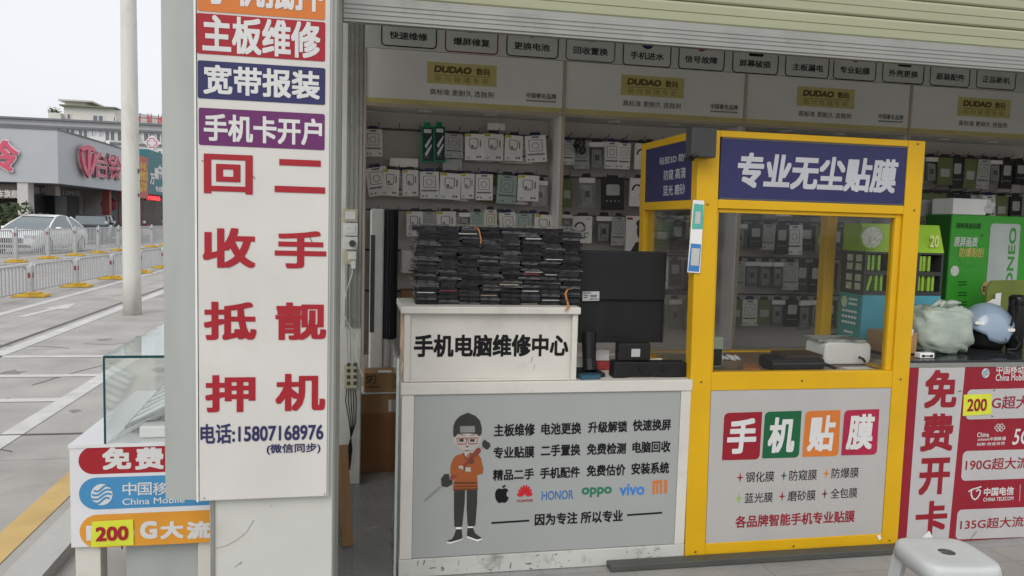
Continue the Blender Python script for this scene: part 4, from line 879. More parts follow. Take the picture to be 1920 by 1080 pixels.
# ---------------------------------------------------------------- packages hanging in the cabinets
pw = mat('white carton print', (.80,.78,.76), .45, .06, 20); pgr = mat('grey carton print', (.45,.45,.44), .45, .1, 20); pcr = mat('cream carton print', (.72,.68,.58), .5, .08, 20)
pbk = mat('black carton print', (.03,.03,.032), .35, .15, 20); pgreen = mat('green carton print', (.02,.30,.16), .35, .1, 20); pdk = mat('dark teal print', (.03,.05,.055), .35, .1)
ptl = mat('pale teal carton', (.36,.45,.40), .45, .1); pol = mat('olive carton', (.16,.18,.08), .45, .15)
yl = mat('yellow corner print', (.58,.48,.05), .45); lp_ = mat('grey line print', (.16,.155,.16), .5, .3, 80)
W_, H_ = .10, .17
LF = Pl('F', 0)
def proto(st):
    body = {'dudao': pw, 'plain': pw, 'grey': pgr, 'cream': pcr, 'black': pbk, 'green': pgreen, 'headset': pw, 'teal': ptl, 'olive': pol, 'portrait': pw, 'blister': film}[st]
    o = MB().box(-W_/2, W_/2, -.0, .024, -H_, 0).build('accessory_box', body, None, .0015)
    if st != 'portrait':
        MB().prism(LF, [(-.03, 0), (.03, 0), (.022, .022), (-.022, .022)], -.014, -.012).build('hang_tab', {'dudao': pbk, 'plain': navy}.get(st, pbk if st != 'green' else pgreen), o)
    q = MB()
    if st == 'dudao':
        MB().poly(LF, [(-W_/2+.002, -.018), (-W_/2+.032, -.018), (-W_/2+.032, -.002), (-W_/2+.002, -.002)], .001).build('yellow_corner', yl, o)
        q.stroke(LF, rrect(-.026, -.088, .018, -.032, .006), .004, .001, True).poly(LF, [(.028,-.085),(.034,-.085),(.034,-.04),(.028,-.04)], .001)
        q.poly(LF, [(-.02,-.1),(.014,-.1),(.014,-.094),(-.02,-.094)], .001).poly(LF, [(-.018,-.086),(-.006,-.086),(-.006,-.072),(-.018,-.072)], .001)
        for x in (.012, .026): q.poly(LF, [(x,-.155),(x+.010,-.155),(x+.010,-.142),(x,-.142)], .001)
        q.poly(LF, [(-.04,-.152),(-.02,-.152),(-.02,-.149),(-.04,-.149)], .001).poly(LF, [(-.04,-.16),(-.025,-.16),(-.025,-.157),(-.04,-.157)], .001)
    elif st in ('plain', 'grey', 'teal', 'cream'):
        q.poly(LF, rrect(-.018, -.016, .018, -.006, .004), .001).stroke(LF, rrect(-.032, -.10, .03, -.028, .006), .003, .001, True).stroke(LF, ell(-.002, -.066, .016, .02, 14), .003, .001, True)
        q.poly(LF, [(-.042,-.125),(.04,-.125),(.04,-.116),(-.042,-.116)], .001)
        for x in (-.04, -.022, .03): q.poly(LF, [(x,-.158),(x+.009,-.158),(x+.009,-.148),(x,-.148)], .001)
    elif st == 'blister':
        MB().box(-.03, .03, .006, .02, -.15, -.045).build('inner_card', pgr, o); q.poly(LF, rrect(-.012, -.11, .016, -.075, .003), -.005).stroke(LF, [(-.02,-.06),(-.018,-.13),(.02,-.14)], .004, -.0045)
        MB().box(-W_/2+.002, W_/2-.002, -.001, -.0003, -.03, -.002).build('header_card', pw, o)
    elif st == 'black':
        q.poly(LF, rrect(-.03, -.09, .03, -.03, .008), .001)
        for x in (-.03, -.012, .006, .024): q.poly(LF, [(x,-.125),(x+.007,-.125),(x+.007,-.118),(x,-.118)], .001)
    elif st == 'headset':
        q.stroke(LF, ell(-.012, -.075, .024, .034, 14, -60, 180), .010, .001).stroke(LF, ell(.022, -.118, .012, .014, 10, 20, 300), .005, .001); q.poly(LF, [(.02,-.02),(.04,-.02),(.04,-.016),(.02,-.016)], .001)
    elif st == 'green':
        MB().poly(LF, [(-W_/2+.010,-H_+.006),(W_/2-.006,-H_+.006),(W_/2-.006,-.004),(-W_/2+.010,-.004)], .001).build('dark_face', pdk, o)
        p2 = MB().poly(LF, [(-.03,-.03),(.03,-.03),(.03,-.012),(-.03,-.012)], .002); 
        for dy in (0, -.038): p2.poly(LF, [(-.025,-.092+dy),(0,-.068+dy),(.022,-.052+dy),(.03,-.044+dy),(.034,-.052+dy),(.01,-.082+dy),(-.012,-.104+dy)], .002)
        p2.build('printed_plug', paper, o); q.poly(LF, [(-.03,-.142),(.015,-.142),(.015,-.138),(-.03,-.138)], .002).poly(LF, [(-.03,-.15),(.01,-.15),(.01,-.146),(-.03,-.146)], .002)
    elif st == 'portrait':
        q.poly(LF, [(-.025,-.17),(.05,-.17),(.05,-.13),(.03,-.118),(-.005,-.128)], .001).poly(LF, ell(.022, -.072, .024, .044, 18), .001).poly(LF, ell(.022, -.036, .028, .022, 14), .0012)
        MB().poly(LF, ell(.026, -.078, .017, .03, 16), .0016).build('printed_face', mat('printed brown skin', (.10,.05,.03), .5), o)
        MB().poly(LF, [(-.045,-.018),(-.02,-.018),(-.02,-.008),(-.045,-.008)], .001).build('red_mark', red, o)
    elif st == 'olive': q.poly(LF, rrect(-.03, -.12, .03, -.07, .004), .001)
    q.build('printed_picture', pgr if st in ('black', 'olive') else (lp_ if st not in ('portrait', 'headset') else pbk), o)
    return o
PROT = {}; ORD = ['first', 'second', 'third', 'fourth', 'fifth', 'sixth', 'seventh', 'eighth', 'ninth', 'tenth', 'eleventh', 'twelfth', 'thirteenth', 'fourteenth', 'fifteenth']
SAY = {'dudao': 'white charger box with yellow corner', 'plain': 'white outline printed accessory box', 'grey': 'grey printed accessory box', 'cream': 'cream accessory box', 'black': 'black accessory box', 'green': 'green edged cable pack',
       'headset': 'white headset box', 'teal': 'pale teal accessory box', 'olive': 'olive accessory box', 'portrait': 'white box with a printed man', 'blister': 'clear film accessory pack'}
def hang(st, x0, x1, y0, y1, lab, Y=5.22, tilt=0, th=1.0, uv=None):
    P = Pl('F', Y)
    if uv: ua, va, ub, vb = uv
    else: ua, va = P.px(x0, y0); ub, vb = P.px(x1, y1)
    if st not in PROT: o = PROT[st] = proto(st)
    else: o = dup(PROT[st])
    o.location = ((ua+ub)/2, Y, va); o.scale = (abs(ub-ua)/W_, th, abs(va-vb)/H_); o.rotation_euler = (R(random.uniform(-4, 1)), R(tilt+random.uniform(-1.8, 1.8)), R(random.uniform(-10, 10)))
    return tag(o, lab, 'package', 'boxed accessories hanging in the wall cabinets')
def row(items, where):
    for k, it in enumerate(items):
        st, x0, x1, y0, y1 = it[:5]; tilt = it[5] if len(it) > 5 else 0
        hang(st, x0, x1, y0, y1, '%s, %s on the %s' % (SAY[st], ORD[k], where), 5.235-.003*(k % 3), tilt)
row([('plain',683,716,241,294),('green',790,812,237,305),('green',813,834,236,304),('grey',834,868,250,297),('dudao',872,906,250,301),('dudao',907,944,250,302),('dudao',948,980,253,303),('plain',984,1021,253,305,-5)], 'top hook row of the first cabinet')
row([('plain',683,723,313,368,-9),('dudao',718,749,317,368,3),('dudao',755,784,318,368),('plain',787,822,321,373,-2),('dudao',826,864,324,375,1),('dudao',865,889,325,373),('plain',892,923,326,376,1),('teal',934,969,328,383,3),('dudao',972,1010,328,378,1),('blister',999,1026,338,388)], 'middle hook row of the first cabinet')
row([('dudao',762,792,396,444),('grey',793,816,397,444),('dudao',818,854,396,444,-3),('blister',860,881,398,444),('teal',882,907,397,444),('cream',908,931,393,444),('plain',935,966,398,446,-6),('teal',968,996,400,448),('dudao',1003,1036,402,450)], 'third hook row of the first cabinet')
z8 = zc(1040, 240, 3.373)
def r8(st, x0, x1, y0, y1, t=0): a = z8(x0, y0); b = z8(x1, y1); return (st, a[0], b[0], a[1], b[1], t)
row([r8('plain',50,118,75,235), r8('grey',120,212,80,262), r8('blister',215,312,85,272), r8('plain',315,405,85,260), r8('plain',408,475,95,262), r8('headset',512,605,95,265)], 'top hook row of the second cabinet')
row([r8('olive',45,110,320,500), r8('blister',150,255,310,508), r8('black',300,430,320,520), r8('headset',480,595,315,500), r8('grey',600,690,315,500)], 'middle hook row of the second cabinet')
row([r8('blister',45,112,545,690), r8('headset',115,230,555,730), r8('blister',260,365,555,735), r8('grey',366,445,560,745), r8('portrait',455,585,555,780)], 'third hook row of the second cabinet')
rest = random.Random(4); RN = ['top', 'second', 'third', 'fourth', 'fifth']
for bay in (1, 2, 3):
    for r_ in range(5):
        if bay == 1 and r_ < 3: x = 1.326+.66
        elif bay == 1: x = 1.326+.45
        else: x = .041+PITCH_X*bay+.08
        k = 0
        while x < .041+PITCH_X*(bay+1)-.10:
            st = rest.choice(('black','black','blister','black','plain','blister','olive','grey','black','olive')); w2 = rest.uniform(.09, .125)  # mostly dark styles: stock colour stands in for the shade at this end
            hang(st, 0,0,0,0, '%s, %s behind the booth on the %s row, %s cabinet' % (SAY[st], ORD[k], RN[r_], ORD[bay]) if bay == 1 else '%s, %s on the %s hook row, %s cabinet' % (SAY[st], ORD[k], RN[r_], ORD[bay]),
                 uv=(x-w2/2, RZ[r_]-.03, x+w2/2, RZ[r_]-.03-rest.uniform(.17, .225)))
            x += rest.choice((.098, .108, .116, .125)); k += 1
for k, (x0, x1, y0, y1, st, lab) in enumerate(((846,878,255,300,'teal','behind the first charger, top row'),(893,925,254,304,'plain','behind two chargers, top row'),(936,966,256,306,'cream','by the third charger box, top row'),(966,998,258,308,'plain','tucked behind the last boxes of the top row'),
        (742,770,320,370,'plain','behind the second box, middle row'),(772,802,322,372,'grey','behind the fourth box, middle row'),(808,842,322,377,'teal','left of the widest box, middle row'),(855,880,326,378,'plain','behind the middle of the middle row'),(905,940,328,380,'olive','behind the pale teal box of the middle row'),(958,990,330,384,'plain','at the right end, middle row'),
        (780,806,398,446,'plain','tucked behind the first boxes of the third row'),(842,870,398,447,'cream','tucked behind the clear pack of the third row'),(925,950,397,446,'teal','behind the cream box of the third row'),(985,1012,400,450,'plain','at the right end, third row'))):
    hang(st, x0, x1, y0, y1, '%s %s, first cabinet' % (SAY[st], lab), 5.275, random.uniform(-4, 4))
bow = MB()
for k in range(7): a = k*.9; bow.tube([(1.475+.02*math.cos(a), 5.19, 2.05+.025*math.sin(a)), (1.475+.04*math.cos(a+.5), 5.185, 2.05+.05*math.sin(a+.5)-.02), (1.475+.03*math.cos(a+1), 5.19, 2.0+.03*math.sin(a))], .008, 6)
tag(bow.build('dark_cable_coil', pbk), 'coil of dark cable hanging in front of a clear pack in the second cabinet', 'cable')
for (x0, x1, y0, y1, lab) in ((915,947,232,243,'small white box above the top hook row of the first cabinet'),(731,784,298,312,'small white price strip under the top hook row of the first cabinet'),(830,866,299,319,'grey label card under the top hook row of the first cabinet')):
    P = Pl('F', 5.25); a = P.px(x0, y1); b_ = P.px(x1, y0); o = MB().box(a[0], b_[0], 5.25, 5.28, a[1], b_[1]).build('label_card', pgr if 'grey' in lab else pw); tag(o, lab, 'card')
for (x0, x1, y0, y1, lab) in ((752,800,545,573,'brown patterned carton on the cupboard behind the phone pile'), (753,800,470,512,'white carton on the shelf behind the left of the phone pile')):
    P = Pl('F', 5.2); a = P.px(x0, y1); b_ = P.px(x1, y0); o = MB().box(a[0], b_[0], 5.2, 5.36, a[1], b_[1]).build('shelf_carton', card if 'brown' in lab else pw, None, .002); tag(o, lab, 'carton')

# ---------------------------------------------------------------- tower air conditioner, cartons, switches, board
ac = thing('tower_air_conditioner', 'tall white tower air conditioner with dark louvred front beside the first wall cabinet', 'air conditioner', (.17, 5, .006))
MB().box(.090, .172, 4.90, 5.08, .007, 1.560).build('body', plastic_w, ac, .012, seg=3)
lv = MB(); pr_ = []
for k in range(9): a = math.pi*k/8; pr_.append((.213-.042*math.cos(a), 4.93-.05*math.sin(a)))
lv.v = [(x, y, z) for z in (.76, 1.555) for x, y in pr_]; n = 9
lv.f = [(k, k+1, n+k+1, n+k) for k in range(8)] + [tuple(reversed(range(9))), tuple(range(9, 18)), (8, 0, 9, 17)]
for k in range(9):
    x, y = pr_[k]; lv.tube([(x, y-.003, .765), (x, y-.003, 1.55)], .0032, 5)
lv.build('louvre', mat('dark blue grey louvre', (.02,.022,.03), .4, .15), ac)
lo = MB(); lo.v = [(x, y, z) for z in (.008, .757) for x, y in pr_]; lo.f = [(k, k+1, n+k+1, n+k) for k in range(8)] + [tuple(reversed(range(9))), tuple(range(9, 18)), (8, 0, 9, 17)]
lo.build('lower_front', mat('grey plastic front', (.40,.41,.41), .4, .05), ac, smooth=False)
MB().box(.1725, .254, 4.935, 5.08, .007, 1.556).build('rear_shell', bk, ac)
MB().box(.0905, .118, 4.8985, 4.8995, .80, 1.40).build('side_vent', dk_grey, ac)
bx_ = thing('large_carton', 'large brown cardboard carton on the floor beside the wall pier', 'carton', (.15, 4.75, .006))
CYc = 4.62; MB().box(.032, .275, CYc, CYc+.26, .0065, .478).build('box', card_d, bx_, .004)
MB().box(.0325, .2745, CYc-.0012, CYc-.0004, .36, .475).build('flap', card, bx_); MB().poly(Pl('F', CYc-.0012), [(.20,.37),(.27,.37),(.27,.44),(.20,.44)], .001).build('shipping_label', paper, bx_)
flat_sheet('paper_sheet', (.14, 4.72, .4795), .26, .24, .06, 0, paper, 'white sheet of paper lying on the large brown carton', 'paper', .002)
sb_ = thing('parcel', 'small brown parcel with dark courier lettering on the large carton', 'parcel', (.16, 4.7, .482))
MB().box(.058, .262, CYc+.02, CYc+.2, .4825, .595).build('box', card, sb_, .003); SPL = Pl('F', CYc+.02)
MB().text(SPL, 'SF', (.070, .535), (.108, .580), .001, .02).build('lettering', dark_txt, sb_); MB().stroke(SPL, ell(.092, .558, .034, .034, 12, -70, 60), .005, .001).stroke(SPL, [(.075,.512),(.15,.513)], .007, .001).build('printed_arc', dark_txt, sb_)
o = MB().face([(.14,CYc+.03,.5965),(.22,CYc+.03,.5965),(.22,CYc+.1,.5965),(.14,CYc+.1,.5965)]).build('shipping_label', paper, sb_)
SWP = Pl('F', 4.405)
def plate(name, lab, x0, x1, y0, y1, m=plastic_w):
    t = thing(name, lab, 'switch' if 'switch' in name else 'socket', (0, 4.4, 1.4)); a = SWP.px(x0, y1); b = SWP.px(x1, y0)
    MB().box(a[0], b[0], 4.394, 4.405, a[1]+.001, b[1]-.001).build('cover_plate', m, t, .003); return t, a, b
ivory = mat('yellowed plastic', (.56,.53,.38), .4, .08)
for k, (y0, y1, lab) in enumerate(((392,416,'yellowed top light switch on the white wall pier'),(418,442,'white light switch second from the top on the wall pier'))):
    t, a, b = plate('light_switch', lab, 643, 671, y0, y1, ivory if k == 0 else plastic_w); MB().box(a[0]+.012, b[0]-.012, 4.390, 4.3938, a[1]+.014, b[1]-.014).build('rocker', plastic_w, t, .002)
t, a, b = plate('wall_socket', 'white wall socket with a dark plug, third plate down on the pier', 643, 671, 444, 468); MB().tube([((a[0]+b[0])/2+.01, 4.393, (a[1]+b[1])/2), ((a[0]+b[0])/2+.012, 4.35, (a[1]+b[1])/2)], .018, 12).build('plug', dk_grey, t)
t, a, b = plate('wall_socket', 'yellowed wall socket with a white plug, lowest of the upper plates on the pier', 643, 671, 470, 496, ivory); MB().box(a[0]+.03, b[0]-.008, 4.35, 4.3935, a[1]+.03, b[1]-.005).box(a[0]+.045, b[0]-.01, 4.36, 4.393, a[1]-.02, a[1]+.029).build('plug', plastic_w, t, .003)
t, a, b = plate('wall_socket', 'old yellowed twin socket board low on the wall pier', 645, 670, 682, 728, ivory); o = MB()
for i in range(2):
    for jx in range(4): o.box(a[0]+.015+.035*i, a[0]+.035+.035*i, 4.392, 4.3938, a[1]+.02+.035*jx, a[1]+.04+.035*jx)
o.build('pin_hole', dk_grey, t)
def wl(*pts): return [(*SWP.px(x, y)[:1], 4.392-.004*(k % 2), SWP.px(x, y)[1]) for k, (x, y) in enumerate(pts)]
o = MB().tube(wl((662,496),(660,515),(650,545),(644,570),(645,590),(655,610),(668,625),(672,632),(666,645),(667,665),(675,690),(680,705)), .0035, 6); tag(o.build('white_cable', plastic_w), 'white cable looping down the wall pier from the upper sockets', 'cable')
o = MB().tube(wl((650,490),(650,600),(653,680)), .003, 5).tube(wl((657,495),(655,560),(658,680)), .003, 5); tag(o.build('grey_cable', pgr), 'pair of thin grey cables running straight down the wall pier', 'cable')
o = MB()
for k in range(5): o.tube(wl((650+4*k,728),(648+5*k,750),(655+3*k,790),(660-2*k,840),(656,880)), .003, 5)
tag(o.build('cable_bundle', bk), 'tangle of dark cables below the low socket board on the pier', 'cable')
o = MB().obox((0,0,.23), .05, .018, .46, (0, 0, 0)).build('wooden_board', wood, None, .002); o.location = (-.022, 3.55, .012); o.rotation_euler = (R(-6), R(-2.5), R(10)); tag(o, 'bare wooden board leaning inside the shop entrance beside the pillar', 'board')
o = MB().obox((.135, 4.2, .40), .008, .5, .8); 
gp = thing('glass_door', 'clear glass panel edge on at the left side of the repair counter', 'glass', (.175, 3.5, .006)); MB().box(.172, .180, 3.225, 3.75, .0075, .93).build('pane', pane_case, gp); MB().box(.171, .181, 3.220, 3.2247, .0075, .93).build('edge', mat('pale glass edge', (.45,.5,.48), .2), gp)

# ---------------------------------------------------------------- glass display case left of the pillar
dc = thing('phone_display_case', 'glass topped display case with red, blue and orange bands left of the pillar', 'display case', (-.75, 3.4, 0))
DY = 3.0; DX0, DX1 = -.992, -.475; dz0, dz1 = .290, .655
MB().box(DX0, DX1, DY, DY+.012, dz0, dz1).build('printed_front', mat('white printed board', (.66,.66,.68), .35, .04), dc)
MB().box(DX0, DX0+.012, DY+.0125, 3.9, dz0, dz1).build('side_board', counter_w, dc); MB().box(DX1-.012, DX1, DY+.0125, 3.9, dz0, dz1).build('side_board', counter_w, dc)
MB().box(DX0+.0125, DX1-.0125, 3.888, 3.9, dz0, dz1).build('back_board', counter_w, dc)
MB().box(DX0-.004, DX1, DY-.004, 3.904, dz1+.0005, dz1+.012).build('deck', mat('pale grey deck', (.66,.66,.67), .4, .06, 5), dc)
for x in (DX0+.006, DX1-.09):
    for y in (DY+.02, 3.80): MB().box(x, x+.085, y, y+.08, .001, dz0-.001).build('leg', counter_w, dc, .003)
MB().box(DX0+.17, DX1-.01, DY+.05, DY+.062, .02, dz0-.001).build('kick_board', grey_panel, dc)
gx0, gy0, gy1, gz0, gz1 = -.875, DY+.004, 3.87, dz1+.0125, .978
MB().box(gx0, DX1-.004, gy0, gy0+.006, gz0, gz1).build('front_glass', pane_case, dc); MB().box(gx0, gx0+.006, gy0+.0065, gy1, gz0, gz1).build('side_glass', pane_case, dc)
MB().box(gx0+.0065, DX1-.004, gy1-.006, gy1, gz0, gz1).build('back_glass', pane_case, dc); MB().box(gx0, DX1-.004, gy0, gy1, gz1+.0005, gz1+.009).build('top_glass', glass('case top glass', (.90,.95,.94), .03), dc)
e_ = MB().box(gx0-.002, DX1-.004, gy0-.0025, gy0-.0002, gz1, gz1+.0095).box(gx0-.0025, gx0-.0002, gy0, gy1, gz1+.001, gz1+.0085).box(gx0-.003, gx0+.004, gy0-.003, gy0-.0002, gz0, gz1-.0005)
e_.build('glass_edge', pane_edge, dc)
DP = Pl('F', DY); zd = zc(0, 500, 1.862)
for (x0, y0, x1, y1, m) in ((275, 726, 780, 630, red), (277, 850, 780, 738, mat('case blue vinyl', (.06,.25,.48), .35)), (279, 984, 780, 868, amber)):
    a = DP.px(*zd(x0, y0)); b_ = (DX1-.001, DP.px(*zd(x0, y1))[1]); r_ = (b_[1]-a[1])/2*.98
    pts = [(b_[0], a[1]), (b_[0], b_[1])] + ell(a[0]+r_, (a[1]+b_[1])/2, r_, (b_[1]-a[1])/2, 14, 90, 270)
    cbd = MB().poly(DP, pts, .001).build('colour_band', m, dc)
    if m is red:
        for k, ch in enumerate('免费开卡'[:3]): MB().text(DP, ch, DP.px(*zd(358+k*114, 709)), DP.px(*zd(458+k*114, 629)), .002, .045).build('lettering', white, cbd)
    elif m is amber:
        for ch, xa, xb in (('1',302,322),('0',330,400),('0',405,470),('G',490,549),('大',560,641),('流',652,735)):
            MB().text(DP, ch, DP.px(*zd(xa, 956 if ch in '10' else 951)), DP.px(*zd(xb, 886 if ch in 'G大流' else 903)), .002, .045).build('lettering', white, cbd)
    else:
        for k, ch in enumerate('中国移动'): MB().text(DP, ch, DP.px(*zd(429+k*53, 798)), DP.px(*zd(477+k*53, 752)), .002, .01).build('lettering', white, cbd)
        MB().text(DP, 'China Mobile', DP.px(*zd(428, 832)), DP.px(*zd(645, 801)), .002, .01).build('lettering', white, cbd)
        wave_logo(DP, DP.px(*zd(356, 795)), .036, (m, m, m, m), cbd, white, .002)
s_ = MB().poly(DP, [DP.px(*zd(*p)) for p in ((318,978),(468,970),(466,880),(323,888))], .005).build('sticker', sticker, dc); MB().text(DP, '200', DP.px(*zd(336,958)), DP.px(*zd(450,902)), .0065, .035).build('lettering', red, s_)
MB().obox((DX0+.17, DY-.001, .30), .004, .002, .05).build('tape', bk, dc)
ib = thing('slanted_tray', 'slanted grey tray with white ribbed strips inside the glass display case', 'tray', (-.66, 3.35, gz0))
A_, B_, C_, D_ = Vector((-.84, 3.12, gz0+.02)), Vector((-.49, 3.12, gz0+.19)), Vector((-.49, 3.72, gz0+.25)), Vector((-.80, 3.72, gz0+.10))
def slab(a, b, c, d, t): up_ = Vector((0, 0, t)); o_ = MB(); o_.v = [tuple(p) for p in (a, b, c, d, a+up_, b+up_, c+up_, d+up_)]; o_.f = [(3,2,1,0),(4,5,6,7),(0,1,5,4),(1,2,6,5),(2,3,7,6),(3,0,4,7)]; return o_
slab(A_, B_, C_, D_, .012).build('board', mat('grey tray board', (.34,.35,.34), .4, .2, 30), ib)
MB().box(-.70, -.50, 3.2, 3.66, gz0+.0005, gz0+.055).build('stand', plastic_w, ib)
rb = MB()
for k in range(8):
    t0, t1 = .04+k*.12, .04+k*.12+.075; o_ = slab(A_.lerp(D_, t0)+Vector((.01, 0, .0125)), B_.lerp(C_, t0)+Vector((-.01, 0, .0125)), B_.lerp(C_, t1)+Vector((-.01, 0, .0125)), A_.lerp(D_, t1)+Vector((.01, 0, .0125)), .006)
    n0 = len(rb.v); rb.v += o_.v; rb.f += [tuple(n0+q for q in f) for f in o_.f]
rb.build('strip', mat('silver strip', (.72,.73,.72), .3, .1), ib)
o = MB().box(-.775, -.52, 3.06, 3.16, gz0+.001, gz0+.045).build('white_block', plastic_w, None, .006); tag(o, 'white foam block at the front of the glass display case', 'block')
o = MB()
for k in range(7): o.box(-.86+.013*k, -.85+.013*k, 3.05+.05*k, 3.09+.05*k, dz1+.0125, dz1+.0135)
tag(o.build('paper_scrap', paper), 'pale paper scraps scattered on the deck of the glass display case', 'paper')

# ---------------------------------------------------------------- the street: pole, barriers
po = thing('street_pole', 'tall white round street pole standing beyond the near road barriers', 'pole', (-3.2, 12.35, 0))
MB().lathe(-3.2, 12.35, [(.128, .002), (.122, .6), (.118, 2), (.098, 6), (.08, 9.5)], 24).build('shaft', mat('scuffed white pole paint', (.62,.62,.58), .5, .05, 3, dirt=.5, dcol=(.35,.30,.24), dscale=3, stretch=(1,1,.35)), po, smooth=True)
MB().box(-3.10, -3.072, 12.30, 12.34, 2.06, 2.12).box(-3.10, -3.075, 12.30, 12.33, 1.72, 1.77).build('clip', dk_grey, po)
br_w = mat('galvanised barrier paint', (.42,.43,.435), .45, .07, 6, metal=.15); base_y = mat('worn yellow rubber base', (.58,.37,.04), .6, .15, 6, dirt=.3, dcol=(.2,.17,.1))
refl_r = mat('red reflector', (.22,.06,.06), .3)
def barrier(h, top, L=1.96, name='road_barrier'):
    t = thing(name, '', 'barrier')
    p = MB(); y0, y1 = .12, L-.12; z0, z1 = .12*h/.56*.9, h
    p.tube([(0, y0, z0), (0, y0, z1-.07), (0, y0+.07, z1), (0, y1-.07, z1), (0, y1, z1-.07), (0, y1, z0)], .018, 6); p.tube([(0, y0, z0), (0, y1, z0)], .016, 6)
    n = 14
    for k in range(1, n): y = y0+(y1-y0)*k/n; p.box(-.008, .008, y-.020, y+.020, z0, z1-.005)
    o = p.build('railing', br_w); o.parent = t
    q = MB().box(-.045, .045, -.045, .045, .08, top).tube([(0, 0, top-.02), (0, .05, top+.03), (0, .10, top-.04)], .03, 6); o = q.build('post', br_w); o.parent = t
    o2 = MB().box(.046, .05, -.02, .02, top-.19, top-.10).box(-.02, .02, -.05, -.046, top-.19, top-.10).build('reflector', refl_r); o2.parent = o
    o = MB().box(-.27, .27, -.13, .13, .002, .055).box(-.16, .16, -.1, .1, .0555, .085).build('base', base_y, None, .012); o.parent = t
    return t
nb = barrier(.55, .52)
NL_ = ['nearest', 'second nearest', 'third', 'fourth', 'fifth', 'sixth', 'seventh', 'eighth', 'ninth', 'tenth', 'eleventh']
for k in range(8):
    o = nb if k == 0 else dup(nb); y = 10.8+2.0*k; o.location = (-5.62+.041*(y-10.8), y, 0); o.rotation_euler = (0, 0, R(-2.3))
    tag(o, 'low white barrier section with yellow base, %s in the near row along the road' % NL_[k], 'barrier', 'low barriers in the near row')
fb_ = barrier(.90, .93)
for k in range(11):
    o = fb_ if k == 0 else dup(fb_); y = 20.3+2.03*k; o.location = (-9.55+.055*(y-20.3), y, 0); o.rotation_euler = (0, 0, R(-3.1))
    tag(o, 'tall white barrier section, %s in the far row in front of the parked cars' % NL_[k], 'barrier', 'tall barriers in the far row')

# ---------------------------------------------------------------- vehicles
tyre = mat('tyre rubber', (.02,.02,.02), .8); rim = mat('alloy rim', (.45,.45,.46), .3, metal=.8); lens = mat('headlamp lens', (.5,.52,.55), .1); carglass = mat('car window glass', (.13,.16,.17), .06, .05, spec=.7)  # carglass: paler base tone stands in for reflected sky
def car(name, lab, loc, rz, paint, L, Wd, Hh, prof, roof, suv=False):
    """prof: shoulder line (y along length, z, half width share); roof: glasshouse (y, z, half width share)"""
    t = thing(name, lab, 'car'); hw = Wd/2
    b = MB(); n = 10
    for y, z, s in prof:
        w2 = hw*s; b.v += [(x, y, zz) for x, zz in ((-w2*.86, .2), (-w2*.99, .34), (-w2, z*.72), (-w2*.94, z-.03), (-w2*.80, z), (w2*.80, z), (w2*.94, z-.03), (w2, z*.72), (w2*.99, .34), (w2*.86, .2))]
    for i in range(len(prof)-1):
        for k in range(n): b.f.append((i*n+k, (i+1)*n+k, (i+1)*n+(k+1) % n, i*n+(k+1) % n))
    b.f.append(tuple(range(n))); b.f.append(tuple(reversed(range((len(prof)-1)*n, len(prof)*n))))
    bo_ = b.build('body', paint, None, .02, True); bo_.parent = t
    g = MB(); m = len(roof)
    for y, z, s in roof: g.v += [(x*hw, y, zz) for x, zz in ((-.93, .0+prof[2][1]-.02), (-s, z), (s, z), (.93, prof[2][1]-.02))]
    for i in range(m-1):
        for k in range(3): g.f.append((i*4+k, (i+1)*4+k, (i+1)*4+k+1, i*4+k+1))
    g.f.append((0, 1, 2, 3)); g.f.append(tuple((m-1)*4+k for k in (3, 2, 1, 0))); o = g.build('window_glass', carglass); o.parent = t
    r = MB(); zm_ = max(q[1] for q in roof); tops = [q for q in roof if q[1] > zm_*.93]; ia = roof.index(tops[0]); ib_ = roof.index(tops[-1])
    for y, z, s in tops: r.v += [(-s*hw*1.015, y, z-.03), (-s*hw*.9, y, z+.022), (s*hw*.9, y, z+.022), (s*hw*1.015, y, z-.03)]
    for i in range(len(tops)-1):
        for k in range(3): r.f.append((i*4+k, (i+1)*4+k, (i+1)*4+k+1, i*4+k+1))
    for sgn_ in (-1, 1):
        r.tube([(sgn_*q[2]*hw*1.005, q[0], q[1]) for q in roof[:ia+1]], .035, 6); r.tube([(sgn_*q[2]*hw*1.005, q[0], q[1]) for q in roof[ib_:]], .05, 6)
        mid = tops[len(tops)//2]; r.tube([(sgn_*.945*hw, mid[0], prof[2][1]), (sgn_*mid[2]*hw*1.01, mid[0], mid[1]-.02)], .03, 6)
    o = r.build('roof', paint, None, 0, True); o.parent = t
    for sx in (-1, 1):
        for y in (L*.19, L*.80):
            w_ = MB().tube([(sx*hw*.80, y, .325), (sx*hw*.995, y, .325)], .325, 20); o = w_.build('wheel', tyre); o.parent = t
            o2 = MB().tube([(sx*hw*.99, y, .325), (sx*hw*1.005, y, .325)], .215, 14).build('rim', rim); o2.parent = o
        o = MB().obox((sx*hw*1.07, roof[0][0]+.45, prof[2][1]+.08), .2, .1, .13, (0, 0, 0)).build('mirror', paint, None, .03); o.parent = t
        o = MB().obox((sx*hw*.70, .055, .66), .36, .12, .12, (0, 0, sx*.25)).build('headlight', lens, None, .02); o.parent = t
    o = MB().box(-hw*.45, hw*.45, -.025, .02, .42, .60).build('grille', bk); o.parent = t
    o = MB().box(-hw*.75, hw*.75, -.015, .03, .24, .36).build('lower_intake', bk); o.parent = t
    t.location = loc; t.rotation_euler = (0, 0, rz); t.scale = (.9, .9, .9); return t
